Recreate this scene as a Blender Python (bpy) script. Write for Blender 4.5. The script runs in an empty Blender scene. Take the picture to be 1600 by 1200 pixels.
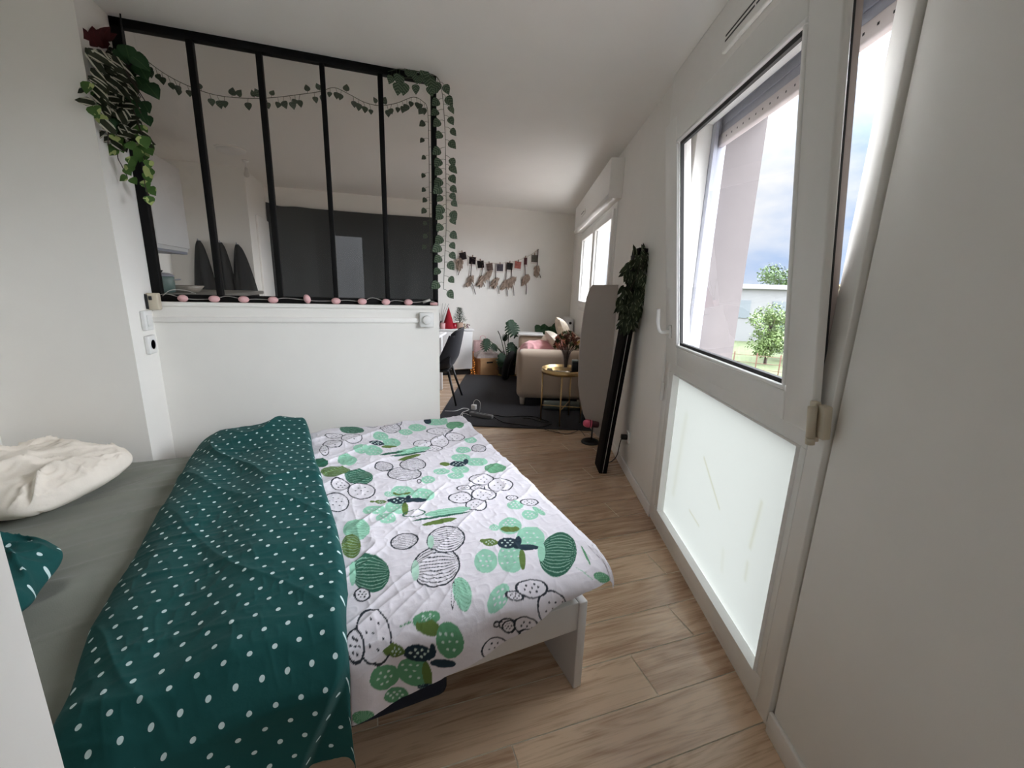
import bpy, bmesh, math, random
import numpy as np
from mathutils import Vector, Matrix
random.seed(7)
C = bpy.context.scene.collection
PI = math.pi

# ------------------------------------------------------------------ camera model
F = 657.49; EYE = np.array([0.0, 0.0, 1.34])
RC = np.array([[0.9481718182281486, -0.31629301336348825, 0.03047839916024092],
               [-0.04334436081149873, -0.22376118841608328, -0.9736797198999602],
               [0.31478797547519083, 0.9218946036592613, -0.2258735713627522]])
def ray(u, v): return RC.T @ np.array([u-800.0, v-600.0, F])
def onz(u, v, z): d = ray(u, v); return EYE + d*((z-EYE[2])/d[2])
def ony(u, v, y): d = ray(u, v); return EYE + d*(y/d[1])
def onx(u, v, x): d = ray(u, v); return EYE + d*(x/d[0])
WA = math.radians(19.8)                       # the window wall stands at an angle to the partition
WD = np.array([math.sin(WA), math.cos(WA), 0.0]); WN = np.array([math.cos(WA), -math.sin(WA), 0.0])
WP = np.array([1.139, 0.726, 0.0])
def W(o, s, z=0.0): return WP + WN*o + WD*s + np.array([0, 0, z])
def onwall(u, v, o=0.0):                      # (s, z) on a plane parallel to the window wall
    d = ray(u, v); b = WP + WN*o - EYE
    q = EYE + d*(b@WN)/(d@WN) - WP
    return q@WD, q[2]
BT = math.radians(5.7)                        # the bed stands a little askew
BO = np.array([0.64, 1.034, 0.0]); B1 = np.array([math.cos(BT), math.sin(BT), 0]); B2 = np.array([-math.sin(BT), math.cos(BT), 0])
def bedtop(u, v, z=.478):
    q = onz(u, v, z) - BO; return q@B1, q@B2
def bedside(u, v, off=-.05):
    d = ray(u, v); b = BO + B2*off - EYE
    q = EYE + d*(b@B2)/(d@B2) - BO; return q@B1, q[2]

# ------------------------------------------------------------------ mesh builder
class MB:
    def __init__(self): self.v = []; self.f = []; self.uv = []; self.sm = []; self.mi = []; self.m = 0; self.smooth = False
    def face(self, idx, uv=None):
        self.f.append(tuple(idx)); self.uv.append(uv); self.sm.append(self.smooth); self.mi.append(self.m)
    def add(self, vs, fs, uvs=None, smooth=None):
        b = len(self.v); self.v += [tuple(float(c) for c in p) for p in vs]
        old = self.smooth
        if smooth is not None: self.smooth = smooth
        for i, f in enumerate(fs): self.face([b+k for k in f], uvs[i] if uvs else None)
        self.smooth = old; return self
    def box(self, lo, hi, bev=0.0, M=None, seg=2):
        lo = np.minimum(lo, hi).astype(float) if True else lo; 
        return self._box(np.array(lo, float), np.array(hi, float), bev, M, seg)
    def _box(self, lo, hi, bev, M, seg):
        lo, hi = np.minimum(lo, hi), np.maximum(lo, hi)
        bm = bmesh.new(); bmesh.ops.create_cube(bm, size=1.0)
        for v in bm.verts:
            v.co = Vector([lo[i] + (v.co[i]+.5)*(hi[i]-lo[i]) for i in range(3)])
        if bev > 0:
            bev = min(bev, .49*float((hi-lo).min()))
            bmesh.ops.bevel(bm, geom=list(bm.edges), offset=bev, segments=seg, profile=.5, affect='EDGES', clamp_overlap=True)
        if M is not None: bmesh.ops.transform(bm, matrix=M, verts=bm.verts)
        self.bm(bm, bev > 0 and seg > 1); return self
    def bm(self, bm, smooth=False):
        bm.verts.index_update()
        self.add([v.co[:] for v in bm.verts], [[v.index for v in f.verts] for f in bm.faces], smooth=smooth); bm.free(); return self
    def tube(self, pts, r, n=8, closed=False, cap=True):
        P = [np.array(p, float) for p in pts]; m = len(P)
        rad = r if hasattr(r, '__len__') else [r]*m
        T = []
        for i in range(m):
            if closed: t = P[(i+1) % m]-P[i-1]
            else: t = P[min(i+1, m-1)]-P[max(i-1, 0)]
            L = np.linalg.norm(t); T.append(t/L if L > 1e-9 else np.array([0, 0, 1.]))
        a = np.array([0, 0, 1.]) if abs(T[0][2]) < .9 else np.array([1., 0, 0])
        u = np.cross(T[0], a); u /= np.linalg.norm(u); rings = []
        for i in range(m):
            u = u - T[i]*(u@T[i]); u /= max(np.linalg.norm(u), 1e-9); w = np.cross(T[i], u)
            rings.append([P[i]+rad[i]*(u*math.cos(k*2*PI/n)+w*math.sin(k*2*PI/n)) for k in range(n)])
        vs = [p for rg in rings for p in rg]; fs = []
        for i in range(m if closed else m-1):
            j = (i+1) % m
            for k in range(n): fs.append([i*n+k, i*n+(k+1) % n, j*n+(k+1) % n, j*n+k])
        if cap and not closed: fs.append(list(range(n))[::-1]); fs.append([(m-1)*n+k for k in range(n)])
        return self.add(vs, fs, smooth=True)
    def bar(self, a, b, w, h, up=(0, 0, 1), bev=0.0):
        a = np.array(a, float); b = np.array(b, float); d = b-a; L = np.linalg.norm(d); d /= L
        up = np.array(up, float); x = np.cross(d, up); x /= np.linalg.norm(x); y = np.cross(x, d)
        M = Matrix(((x[0], d[0], y[0], a[0]), (x[1], d[1], y[1], a[1]), (x[2], d[2], y[2], a[2]), (0, 0, 0, 1)))
        return self.box((-w/2, 0, -h/2), (w/2, L, h/2), bev, M)
    def lathe(self, prof, c=(0, 0, 0), n=24, M=None):
        vs = []; fs = []
        for r, z in prof:
            for k in range(n): vs.append(Vector((r*math.cos(2*PI*k/n), r*math.sin(2*PI*k/n), z)))
        for i in range(len(prof)-1):
            for k in range(n): fs.append([i*n+k, i*n+(k+1) % n, (i+1)*n+(k+1) % n, (i+1)*n+k])
        if prof[0][0] > 1e-6: fs.append(list(range(n))[::-1])
        if prof[-1][0] > 1e-6: fs.append([(len(prof)-1)*n+k for k in range(n)])
        if M is not None: vs = [M @ v for v in vs]
        vs = [v + Vector(c) for v in vs]
        return self.add(vs, fs, smooth=True)
    def ell(self, c, r, n=14, m=9, M=None):
        prof = [(math.sin(PI*i/m), -math.cos(PI*i/m)) for i in range(m+1)]
        S = Matrix.Diagonal((r[0], r[1], r[2], 1))
        return self.lathe([(max(a, 1e-4), b) for a, b in prof], c, n, (M @ S) if M is not None else S)
    def grid(self, P, uv=None):                       # P: (n, m, 3)
        n, m = P.shape[:2]; b = len(self.v)
        self.v += [tuple(p) for p in P.reshape(-1, 3).tolist()]
        for i in range(n-1):
            for j in range(m-1):
                q = [(i, j), (i+1, j), (i+1, j+1), (i, j+1)]
                self.face([b+x*m+y for x, y in q], [tuple(uv[x, y]) for x, y in q] if uv is not None else None)
        return self
    def prism(self, outline, lo, hi, M=None):          # outline in xy, extruded in z
        n = len(outline)
        vs = [Vector((x, y, lo)) for x, y in outline]+[Vector((x, y, hi)) for x, y in outline]
        if M is not None: vs = [M @ v for v in vs]
        fs = [list(range(n))[::-1], list(range(n, 2*n))]+[[i, (i+1) % n, n+(i+1) % n, n+i] for i in range(n)]
        return self.add(vs, fs)
    LEAF = [(0, 0), (.07, .36), (.25, .5), (.5, .44), (.75, .25), (1, 0)]
    def leaf(self, base, d, nrm, L, wd=.9, fold=.18, curl=.15, shape=None):
        d = np.array(d, float); d /= max(np.linalg.norm(d), 1e-9); nrm = np.array(nrm, float)
        x = np.cross(d, nrm); l = np.linalg.norm(x)
        if l < 1e-6: x = np.cross(d, np.array([.3, .5, .8])); l = np.linalg.norm(x)
        x /= l; nn = np.cross(x, d); sh = shape or MB.LEAF; base = np.array(base, float)
        vs = []; n = len(sh)
        for t, w in sh:
            c = base + d*L*t - nn*L*curl*t*t
            w2 = w*L*wd
            vs += [c - x*w2 + nn*fold*w2, c, c + x*w2 + nn*fold*w2]
        fs = []; uvs = []
        for i in range(n-1):
            for s in (0, 1):
                a = 3*i+s; fs.append([a, a+1, a+4, a+3])
                t0, t1 = sh[i][0], sh[i+1][0]; k0, k1 = sh[i][1]*2, sh[i+1][1]*2
                e = [(-1, 0), (0, 1)][s]
                uvs.append([(.5+.5*e[0]*k0, t0), (.5+.5*e[1]*k0, t0), (.5+.5*e[1]*k1, t1), (.5+.5*e[0]*k1, t1)])
        return self.add(vs, fs, uvs, smooth=True)
    def build(self, name, mat, parent=None, loc=None):
        me = bpy.data.meshes.new(name); me.from_pydata(self.v, [], self.f)
        for mm in (mat if isinstance(mat, (list, tuple)) else [mat]): me.materials.append(mm)
        me.polygons.foreach_set('use_smooth', self.sm); me.polygons.foreach_set('material_index', self.mi)
        if any(u is not None for u in self.uv):
            ul = me.uv_layers.new(name='UVMap'); out = []
            for f, u in zip(self.f, self.uv):
                if u is None: out += [0.0]*(2*len(f))
                else:
                    for q in u: out += [float(q[0]), float(q[1])]
            ul.data.foreach_set('uv', out)
        me.validate(); me.update()
        o = bpy.data.objects.new(name, me); C.objects.link(o)
        if parent is not None: o.parent = parent
        if loc is not None: o.location = loc
        return o
def spline(pts, n=8):
    P = [np.array(p, float) for p in pts]; Q = [2*P[0]-P[1]]+P+[2*P[-1]-P[-2]]; out = []
    for i in range(1, len(Q)-2):
        for k in range(n):
            t = k/n; a, b, c, d = Q[i-1:i+3]
            out.append(.5*((2*b)+(c-a)*t+(2*a-5*b+4*c-d)*t*t+(3*b-a-3*c+d)*t**3))
    out.append(P[-1]); return out
def tag(o, label, cat, group=None, kind=None):
    o['label'] = label; o['category'] = cat
    if group: o['group'] = group
    if kind: o['kind'] = kind
    return o
def thing(name, label, cat, loc=(0, 0, 0), rz=0.0, group=None, kind=None):
    o = bpy.data.objects.new(name, None); o.empty_display_size = .1; C.objects.link(o)
    o.location = Vector([float(c) for c in loc]); o.rotation_euler = (0, 0, rz)
    return tag(o, label, cat, group, kind)
def struct(o, label, cat): return tag(o, label, cat, None, 'structure')
def copy_tree(o, parent=None):
    c = o.copy(); C.objects.link(c)
    if parent is not None: c.parent = parent
    for ch in list(o.children): copy_tree(ch, c)
    return c

# ------------------------------------------------------------------ materials
def lin(c): return tuple(((x/255)/12.92 if x/255 <= .04045 else ((x/255+.055)/1.055)**2.4) for x in c)+(1.0,)
def mat(name, rgb, rough=.6, metal=0.0, noise=0.0, nscale=30.0, bump=0.0, bscale=200.0, spec=.5, trans=0.0, sheen=0.0, coat=0.0):
    m = bpy.data.materials.new(name); m.use_nodes = True; nt = m.node_tree; N = nt.nodes; L = nt.links
    b = N['Principled BSDF']; b.inputs['Base Color'].default_value = lin(rgb); b.inputs['Roughness'].default_value = rough
    b.inputs['Metallic'].default_value = metal; b.inputs['Specular IOR Level'].default_value = spec
    b.inputs['Transmission Weight'].default_value = trans; b.inputs['Sheen Weight'].default_value = sheen
    b.inputs['Coat Weight'].default_value = coat
    tc = N.new('ShaderNodeTexCoord')
    if noise:
        nz = N.new('ShaderNodeTexNoise'); nz.inputs['Scale'].default_value = nscale; nz.inputs['Detail'].default_value = 4
        L.new(tc.outputs['Object'], nz.inputs['Vector'])
        mx = N.new('ShaderNodeMix'); mx.data_type = 'RGBA'
        mx.inputs['A'].default_value = lin([c*(1-noise) for c in rgb]); mx.inputs['B'].default_value = lin([min(255, c*(1+noise)) for c in rgb])
        L.new(nz.outputs['Fac'], mx.inputs['Factor']); L.new(mx.outputs['Result'], b.inputs['Base Color'])
    if bump:
        nb = N.new('ShaderNodeTexNoise'); nb.inputs['Scale'].default_value = bscale; nb.inputs['Detail'].default_value = 3
        L.new(tc.outputs['Object'], nb.inputs['Vector'])
        bp = N.new('ShaderNodeBump'); bp.inputs['Strength'].default_value = bump; bp.inputs['Distance'].default_value = .002
        L.new(nb.outputs['Fac'], bp.inputs['Height']); L.new(bp.outputs['Normal'], b.inputs['Normal'])
    return m
def glassmat(name, tint=(1, 1, 1), ior=1.45):
    m = bpy.data.materials.new(name); m.use_nodes = True; nt = m.node_tree; N = nt.nodes; L = nt.links
    N.remove(N['Principled BSDF']); t = N.new('ShaderNodeBsdfTransparent'); t.inputs['Color'].default_value = tint+(1,)
    g = N.new('ShaderNodeBsdfGlossy'); g.inputs['Roughness'].default_value = .0
    fr = N.new('ShaderNodeFresnel'); fr.inputs['IOR'].default_value = ior
    ge = N.new('ShaderNodeNewGeometry'); k1 = N.new('ShaderNodeMath'); k1.operation = 'SUBTRACT'; k1.inputs[0].default_value = 1; L.new(ge.outputs['Backfacing'], k1.inputs[1])
    k2 = N.new('ShaderNodeMath'); k2.operation = 'MULTIPLY'; L.new(fr.outputs[0], k2.inputs[0]); L.new(k1.outputs[0], k2.inputs[1])
    mx = N.new('ShaderNodeMixShader'); L.new(k2.outputs[0], mx.inputs[0]); L.new(t.outputs[0], mx.inputs[1]); L.new(g.outputs[0], mx.inputs[2])
    L.new(mx.outputs[0], N['Material Output'].inputs['Surface']); return m
def node_leaf(name, base, stripe, mode):
    m = mat(name, base, .6, spec=.3); nt = m.node_tree; N = nt.nodes; L = nt.links; b = N['Principled BSDF']
    uv = N.new('ShaderNodeUVMap'); sp = N.new('ShaderNodeSeparateXYZ'); L.new(uv.outputs[0], sp.inputs[0])
    def M(op, a, c=None):
        n = N.new('ShaderNodeMath'); n.operation = op
        for i, q in enumerate((a, c)):
            if q is None: continue
            if isinstance(q, (int, float)): n.inputs[i].default_value = q
            else: L.new(q, n.inputs[i])
        return n.outputs[0]
    ax = M('ABSOLUTE', M('SUBTRACT', sp.outputs['X'], .5))
    if mode == 'zebra':      # two pale bands either side of the midrib
        fac = M('LESS_THAN', M('ABSOLUTE', M('SUBTRACT', ax, .22)), .05)
    elif mode == 'vein':     # pale oblique veins
        w = M('FRACT', M('ADD', M('MULTIPLY', sp.outputs['Y'], 4.0), M('MULTIPLY', ax, -3.0)))
        fac = M('MULTIPLY', M('LESS_THAN', w, .3), .65)
    elif mode == 'patch':
        nz = N.new('ShaderNodeTexNoise'); nz.inputs['Scale'].default_value = 22; tc = N.new('ShaderNodeTexCoord'); L.new(tc.outputs['Object'], nz.inputs['Vector'])
        fac = M('GREATER_THAN', nz.outputs['Fac'], .56)
    else: fac = M('MULTIPLY', M('LESS_THAN', ax, .03), .5)
    mx = N.new('ShaderNodeMix'); mx.data_type = 'RGBA'; mx.inputs['A'].default_value = lin(base); mx.inputs['B'].default_value = lin(stripe)
    L.new(fac, mx.inputs['Factor']); L.new(mx.outputs['Result'], b.inputs['Base Color']); return m
def dotmat(name, base, dot, step=.049, r=.0054):
    m = mat(name, base, .8, sheen=.03, spec=.25); nt = m.node_tree; N = nt.nodes; L = nt.links; b = N['Principled BSDF']
    uv = N.new('ShaderNodeUVMap'); sp = N.new('ShaderNodeSeparateXYZ'); L.new(uv.outputs[0], sp.inputs[0])
    def M(op, a, c=None):
        n = N.new('ShaderNodeMath'); n.operation = op
        for i, q in enumerate((a, c)):
            if q is None: continue
            if isinstance(q, (int, float)): n.inputs[i].default_value = q
            else: L.new(q, n.inputs[i])
        return n.outputs[0]
    x = M('DIVIDE', sp.outputs['X'], step); y = M('DIVIDE', sp.outputs['Y'], step)
    row = M('FLOOR', y); sh = M('MULTIPLY', M('MODULO', M('ABSOLUTE', row), 2.0), .5)
    fx = M('SUBTRACT', M('FRACT', M('ADD', x, sh)), .5); fy = M('SUBTRACT', M('FRACT', y), .5)
    d = M('SQRT', M('ADD', M('MULTIPLY', fx, fx), M('MULTIPLY', fy, fy)))
    fac = M('LESS_THAN', d, r/step)
    mx = N.new('ShaderNodeMix'); mx.data_type = 'RGBA'; mx.inputs['A'].default_value = lin(base); mx.inputs['B'].default_value = lin(dot)
    L.new(fac, mx.inputs['Factor']); L.new(mx.outputs['Result'], b.inputs['Base Color'])
    tc = N.new('ShaderNodeTexCoord'); nb = N.new('ShaderNodeTexNoise'); nb.inputs['Scale'].default_value = 60; nb.inputs['Detail'].default_value = 4
    L.new(tc.outputs['Object'], nb.inputs['Vector']); bp = N.new('ShaderNodeBump'); bp.inputs['Strength'].default_value = .25; bp.inputs['Distance'].default_value = .004
    L.new(nb.outputs['Fac'], bp.inputs['Height']); L.new(bp.outputs['Normal'], b.inputs['Normal']); return m
def attrmat(name, attr, rough=.8):
    m = mat(name, (255, 255, 255), rough, spec=.25, bump=.5, bscale=55); nt = m.node_tree; a = nt.nodes.new('ShaderNodeAttribute'); a.attribute_name = attr
    nt.links.new(a.outputs['Color'], nt.nodes['Principled BSDF'].inputs['Base Color']); return m
def emis(name, rgb, s):
    m = mat(name, rgb); b = m.node_tree.nodes['Principled BSDF']; b.inputs['Emission Color'].default_value = lin(rgb); b.inputs['Emission Strength'].default_value = s; return m

WALL = mat('white_wall_paint', (238, 236, 231), .8, noise=.012, nscale=6, bump=.06, bscale=350)
CEIL = mat('white_ceiling_paint', (238, 236, 232), .9, noise=.01, nscale=4, bump=.05, bscale=200)
TRIM = mat('white_trim_paint', (240, 238, 234), .45, noise=.01)
PVC = mat('white_window_plastic', (236, 235, 231), .35, noise=.008)
PVCD = mat('grey_window_gasket', (42, 42, 42), .7, noise=.1)
BEAD = mat('white_glazing_bead', (246, 246, 244), .22, noise=.01)
ALU = mat('grey_shutter_metal', (158, 161, 172), .5, .3, noise=.05)
PINKPVC = mat('warm_grey_sash_edge', (176, 164, 158), .5, noise=.05)
GLASS = glassmat('clear_glass'); PGLASS = glassmat('partition_glass', (.95, .95, .94), 1.5)
BLACK = mat('black_steel', (10, 10, 10), .6, .0, noise=.1, spec=.2)
DARKWOOD = mat('dark_stained_wood', (17, 13, 12), .8, noise=.25, nscale=25, bump=.1, spec=.1)
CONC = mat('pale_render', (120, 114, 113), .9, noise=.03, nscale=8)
BEDW = mat('bed_white_foil', (205, 203, 202), .5, noise=.01)
SHEET = mat('grey_green_sheet', (126, 128, 119), .85, noise=.03, bump=.2, bscale=300, sheen=.1)
PILL = mat('ivory_pillow_cotton', (238, 230, 218), .85, noise=.02, bump=.25, bscale=150)
GDOT = dotmat('green_dotted_cotton', (18, 76, 75), (205, 225, 225))
CACT = attrmat('cactus_print_cotton', 'print')
RUG = mat('charcoal_rug', (52, 52, 56), .95, noise=.2, nscale=120, bump=.8, bscale=400)
SOFA = mat('beige_sofa_fabric', (186, 168, 150), .9, noise=.05, nscale=200, bump=.3, bscale=500, sheen=.2)
GOLD = mat('brass', (222, 192, 140), .3, 1.0, noise=.05)
MIRR = mat('mirror_glass', (190, 190, 185), .05, 1.0, noise=.01)
GREYV = mat('charcoal_velvet', (42, 42, 46), .85, noise=.1, sheen=.08, spec=.2)
BLK = mat('black_plastic', (18, 18, 19), .45, noise=.1)
WHT = mat('white_lacquer', (222, 222, 222), .4, noise=.01)
WPL = mat('white_plastic', (228, 228, 226), .4, noise=.01)
CREAM = mat('cream_plastic', (200, 190, 170), .5, noise=.02)
PINK = mat('pale_pink_plastic', (222, 176, 178), .45, noise=.04)
LEAFG = node_leaf('garland_leaf', (56, 74, 56), (124, 138, 116), 'vein')
ZEB = node_leaf('striped_leaf', (40, 46, 30), (196, 194, 178), 'zebra')
POTH = node_leaf('variegated_leaf', (70, 104, 48), (172, 186, 120), 'patch')
PHIL = node_leaf('dark_green_leaf', (34, 66, 36), (70, 100, 60), 'mid')
REDL = node_leaf('dark_red_leaf', (66, 18, 22), (90, 34, 36), 'mid')
STEM = mat('green_stem', (62, 74, 48), .6, noise=.1)
BSTEM = mat('brown_stem', (60, 48, 40), .7, noise=.1)

# ------------------------------------------------------------------ numpy noise
_rs = np.random.RandomState(3); _tab = _rs.rand(512, 512)
def vn(x, y, s=0):
    x = np.asarray(x, float)+s*17.31; y = np.asarray(y, float)+s*7.77
    i = np.floor(x).astype(int); j = np.floor(y).astype(int); fx = x-i; fy = y-j
    fx = fx*fx*fx*(fx*(fx*6-15)+10); fy = fy*fy*fy*(fy*(fy*6-15)+10); g = lambda a, b: _tab[a % 512, b % 512]
    return (g(i, j)*(1-fx)+g(i+1, j)*fx)*(1-fy)+(g(i, j+1)*(1-fx)+g(i+1, j+1)*fx)*fy
def ridge(x, y, s=0): return 1-np.abs(2*vn(x, y, s)-1)
def sst(a, b, x): t = np.clip((x-a)/(b-a), 0, 1); return t*t*(3-2*t)
# ================================================================== SETTING
def wood_floor():
    m = mat('oak_laminate', (130, 105, 84), .27, bump=0, spec=.9); nt = m.node_tree; N = nt.nodes; L = nt.links; b = N['Principled BSDF']
    uv = N.new('ShaderNodeUVMap'); mp = N.new('ShaderNodeMapping'); mp.inputs['Scale'].default_value = (.9, 16, 1); L.new(uv.outputs[0], mp.inputs[0])
    n1 = N.new('ShaderNodeTexNoise'); n1.inputs['Scale'].default_value = 2.2; n1.inputs['Detail'].default_value = 7; n1.inputs['Roughness'].default_value = .62; n1.inputs['Distortion'].default_value = .35
    L.new(mp.outputs[0], n1.inputs['Vector'])
    mp2 = N.new('ShaderNodeMapping'); mp2.inputs['Scale'].default_value = (.75, 5.5, 1); L.new(uv.outputs[0], mp2.inputs[0])
    n2 = N.new('ShaderNodeTexNoise'); n2.inputs['Scale'].default_value = 1.4; n2.inputs['Detail'].default_value = 1.5; n2.inputs['Distortion'].default_value = .5; L.new(mp2.outputs[0], n2.inputs['Vector'])
    w = N.new('ShaderNodeMath'); w.operation = 'MULTIPLY'; w.inputs[1].default_value = 15; L.new(n2.outputs['Fac'], w.inputs[0])
    fr = N.new('ShaderNodeMath'); fr.operation = 'PINGPONG'; fr.inputs[1].default_value = .5; L.new(w.outputs[0], fr.inputs[0])
    mp3 = N.new('ShaderNodeMapping'); mp3.inputs['Scale'].default_value = (6, 150, 1); L.new(uv.outputs[0], mp3.inputs[0])
    n3 = N.new('ShaderNodeTexNoise'); n3.inputs['Scale'].default_value = 1.5; n3.inputs['Detail'].default_value = 3; L.new(mp3.outputs[0], n3.inputs['Vector'])
    s1 = N.new('ShaderNodeMath'); s1.operation = 'MULTIPLY_ADD'; s1.inputs[1].default_value = .26; L.new(fr.outputs[0], s1.inputs[0]); L.new(n1.outputs['Fac'], s1.inputs[2])
    s2 = N.new('ShaderNodeMath'); s2.operation = 'MULTIPLY_ADD'; s2.inputs[1].default_value = .38; L.new(n3.outputs['Fac'], s2.inputs[0]); L.new(s1.outputs[0], s2.inputs[2])
    at = N.new('ShaderNodeAttribute'); at.attribute_name = 'plank'
    s3 = N.new('ShaderNodeMath'); s3.operation = 'MULTIPLY_ADD'; s3.inputs[1].default_value = .13; L.new(at.outputs['Fac'], s3.inputs[0]); L.new(s2.outputs[0], s3.inputs[2])
    cr = N.new('ShaderNodeValToRGB'); e = cr.color_ramp.elements
    e[0].position = .34; e[0].color = lin((112, 86, 67)); e[1].position = .90; e[1].color = lin((220, 192, 162))
    k = e.new(.60); k.color = lin((172, 140, 112))
    L.new(s3.outputs[0], cr.inputs[0]); L.new(cr.outputs[0], b.inputs['Base Color'])
    bp = N.new('ShaderNodeBump'); bp.inputs['Strength'].default_value = .15; bp.inputs['Distance'].default_value = .002
    L.new(s2.outputs[0], bp.inputs['Height']); L.new(bp.outputs['Normal'], b.inputs['Normal']); return m
def hull(z0, z1, o=.3, y0=-1.15, y1=6.7):
    a = W(o, (y0-.726)/math.cos(WA)); b = W(o, 6.6)
    return [(-2.15, y0), (a[0], y0), (b[0], y1), (-2.15, y1)]
mb = MB(); mb.m = 0
mb.prism(hull(0, 0), -.12, -.003)
mb.m = 1; vals = [0.0]*len(mb.f)
rr = random.Random(5); joints = {0: .878, 1: 1.18, 6: 1.385, 8: 1.01, 10: 1.13, -1: .35, 2: .62, 3: 1.32, 4: .8, 5: .55, 7: .7, 9: 1.5}
for k in range(-12, 33):
    y0 = .922+.1738*k; y1 = y0+.1738
    if y1 > 6.55: y1 = 6.55
    xm = W(.12, (y0-.726)/math.cos(WA))[0]
    x = joints.get(k, rr.uniform(0, 1.2)) - 1.21*6
    while x < xm:
        a = max(x, -2.1); b2 = min(x+1.21, xm)
        if b2 > a+.01:
            g = .0021; ou, ov = rr.uniform(0, 50), rr.uniform(0, 50)
            P = [(a+g, y0+g), (b2-g, y0+g), (b2-g, y1-g), (a+g, y1-g)]
            mb.add([(p[0], p[1], 0) for p in P], [[0, 1, 2, 3]], [[(p[0]+ou, p[1]+ov) for p in P]]); vals.append(rr.uniform(-1, 1))
        x += 1.21
GROOVE = mat('joint_glint', (246, 230, 210), .5, noise=.1)  # light caught by the plank edges, put into the groove colour
fl = mb.build('floor', [GROOVE, wood_floor()]); struct(fl, 'brown oak laminate floor of wide planks, the light on their joints painted pale', 'floor')
at = fl.data.attributes.new('plank', 'FLOAT', 'FACE'); at.data.foreach_set('value', vals)
struct(MB().prism(hull(0, 0), 2.5, 2.62).build('ceiling', CEIL), 'plain white painted ceiling of the flat', 'ceiling')

# window wall (local axes: x outwards, y along the wall, z up)
mb = MB()
for s0, s1, z0, z1 in ((-2.0, -.012, 0, 2.5), (-.012, 1.262, 0, .03), (-.012, 1.262, 2.2, 2.5), (1.262, 2.93, 0, 2.5),
                       (2.93, 5.12, 0, 1.05), (2.93, 5.12, 2.1, 2.5), (5.12, 6.5, 0, 2.5)):
    mb.box((0, s0, z0), (.34, s1, z1))
o = mb.build('wall_right', WALL, None, Vector(WP)); o.rotation_euler = (0, 0, -WA); struct(o, 'long white wall with the windows, set at an angle on the right', 'wall')
def wbox(name, boxes, m, label, cat, bev=0.0):
    mb = MB()
    for lo, hi in boxes: mb.box(lo, hi, bev)
    return struct(mb.build(name, m), label, cat)
wbox('wall_left', [((-1.76, .6, 0), (-1.64, 2.485, 2.5))], WALL, 'white wall at the head of the bed', 'wall')
wbox('wall_near', [((-1.64, .6, 0), (-.487, .70, 2.5))], WALL, 'near white wall end at the lower left edge of the view', 'wall')
wbox('wall_alcove', [((-1.76, 2.485, 0), (-1.083, 2.84, 2.5))], WALL, 'white wall block left of the glass partition', 'wall')
wbox('wall_half', [((-1.083, 2.73, 0), (.425, 2.84, 1.185)), ((-1.083, 2.715, 1.185), (.432, 2.85, 1.205))], WALL, 'white half height wall carrying the black glass partition', 'wall')
wbox('wall_side', [((-1.4, -1.05, 0), (-1.28, .6, 2.5))], mat('bounce_damping_wall', (120, 112, 104), .8, noise=.02), 'unseen wall behind the camera on the left, darkened to cut bounce light', 'wall')  # unseen wall, given a dark colour to cut bounce onto the near right wall
wbox('wall_back', [((-1.4, -1.17, 0), (-.45, -1.05, 2.5)), ((.0, -1.17, 0), (.62, -1.05, 2.5)), ((-.45, -1.17, 0), (.0, -1.05, 1.0)), ((-.45, -1.17, 2.0), (.0, -1.05, 2.5))], WALL, 'white wall behind the camera with a window', 'wall')
wbox('wall_kitchen', [((-2.1, 2.84, 0), (-1.98, 6.55, 2.5))], WALL, 'white wall behind the kitchen units', 'wall')
wbox('wall_corner', [((-1.98, 5.6, 0), (-1.21, 6.55, 2.5))], WALL, 'white wall block where the dark cloths hang', 'wall')
wbox('wall_far', [((-2.1, 6.55, 0), (3.6, 6.67, 2.5))], WALL, 'white far wall of the living area', 'wall')
def baseboard(name, s0, s1, label):
    o = MB().box((-.013, s0, 0), (0, s1, .078), .004).build(name, TRIM, None, Vector(WP)); o.rotation_euler = (0, 0, -WA); struct(o, label, 'baseboard')
baseboard('baseboard_near', -2.0, -.004, 'white skirting board right of the large window')
baseboard('baseboard_right', 1.262, 6.2, 'white skirting board left of the large window')
wbox('baseboard_far', [((-1.2, 6.537, 0), (3.2, 6.55, .078))], TRIM, 'white skirting board along the far wall', 'baseboard', .004)

# ------------------------------------------------------------------ large window with the tilted sash
FROST = bpy.data.materials.new('frosted_glass'); FROST.use_nodes = True
nt = FROST.node_tree; nt.nodes.remove(nt.nodes['Principled BSDF'])
tl = nt.nodes.new('ShaderNodeBsdfTranslucent'); df = nt.nodes.new('ShaderNodeBsdfDiffuse'); mx = nt.nodes.new('ShaderNodeMixShader'); mx.inputs[0].default_value = .12
gl = nt.nodes.new('ShaderNodeBsdfGlossy'); gl.inputs['Roughness'].default_value = .25; mg = nt.nodes.new('ShaderNodeMixShader'); mg.inputs[0].default_value = .05
fa = nt.nodes.new('ShaderNodeAttribute'); fa.attribute_name = 'print'; nt.links.new(fa.outputs['Color'], tl.inputs[0]); df.inputs[0].default_value = (.75, .76, .72, 1)
nt.links.new(tl.outputs[0], mx.inputs[1]); nt.links.new(df.outputs[0], mx.inputs[2]); nt.links.new(mx.outputs[0], mg.inputs[1]); nt.links.new(gl.outputs[0], mg.inputs[2])
nt.links.new(mg.outputs[0], nt.nodes['Material Output'].inputs['Surface'])

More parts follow.
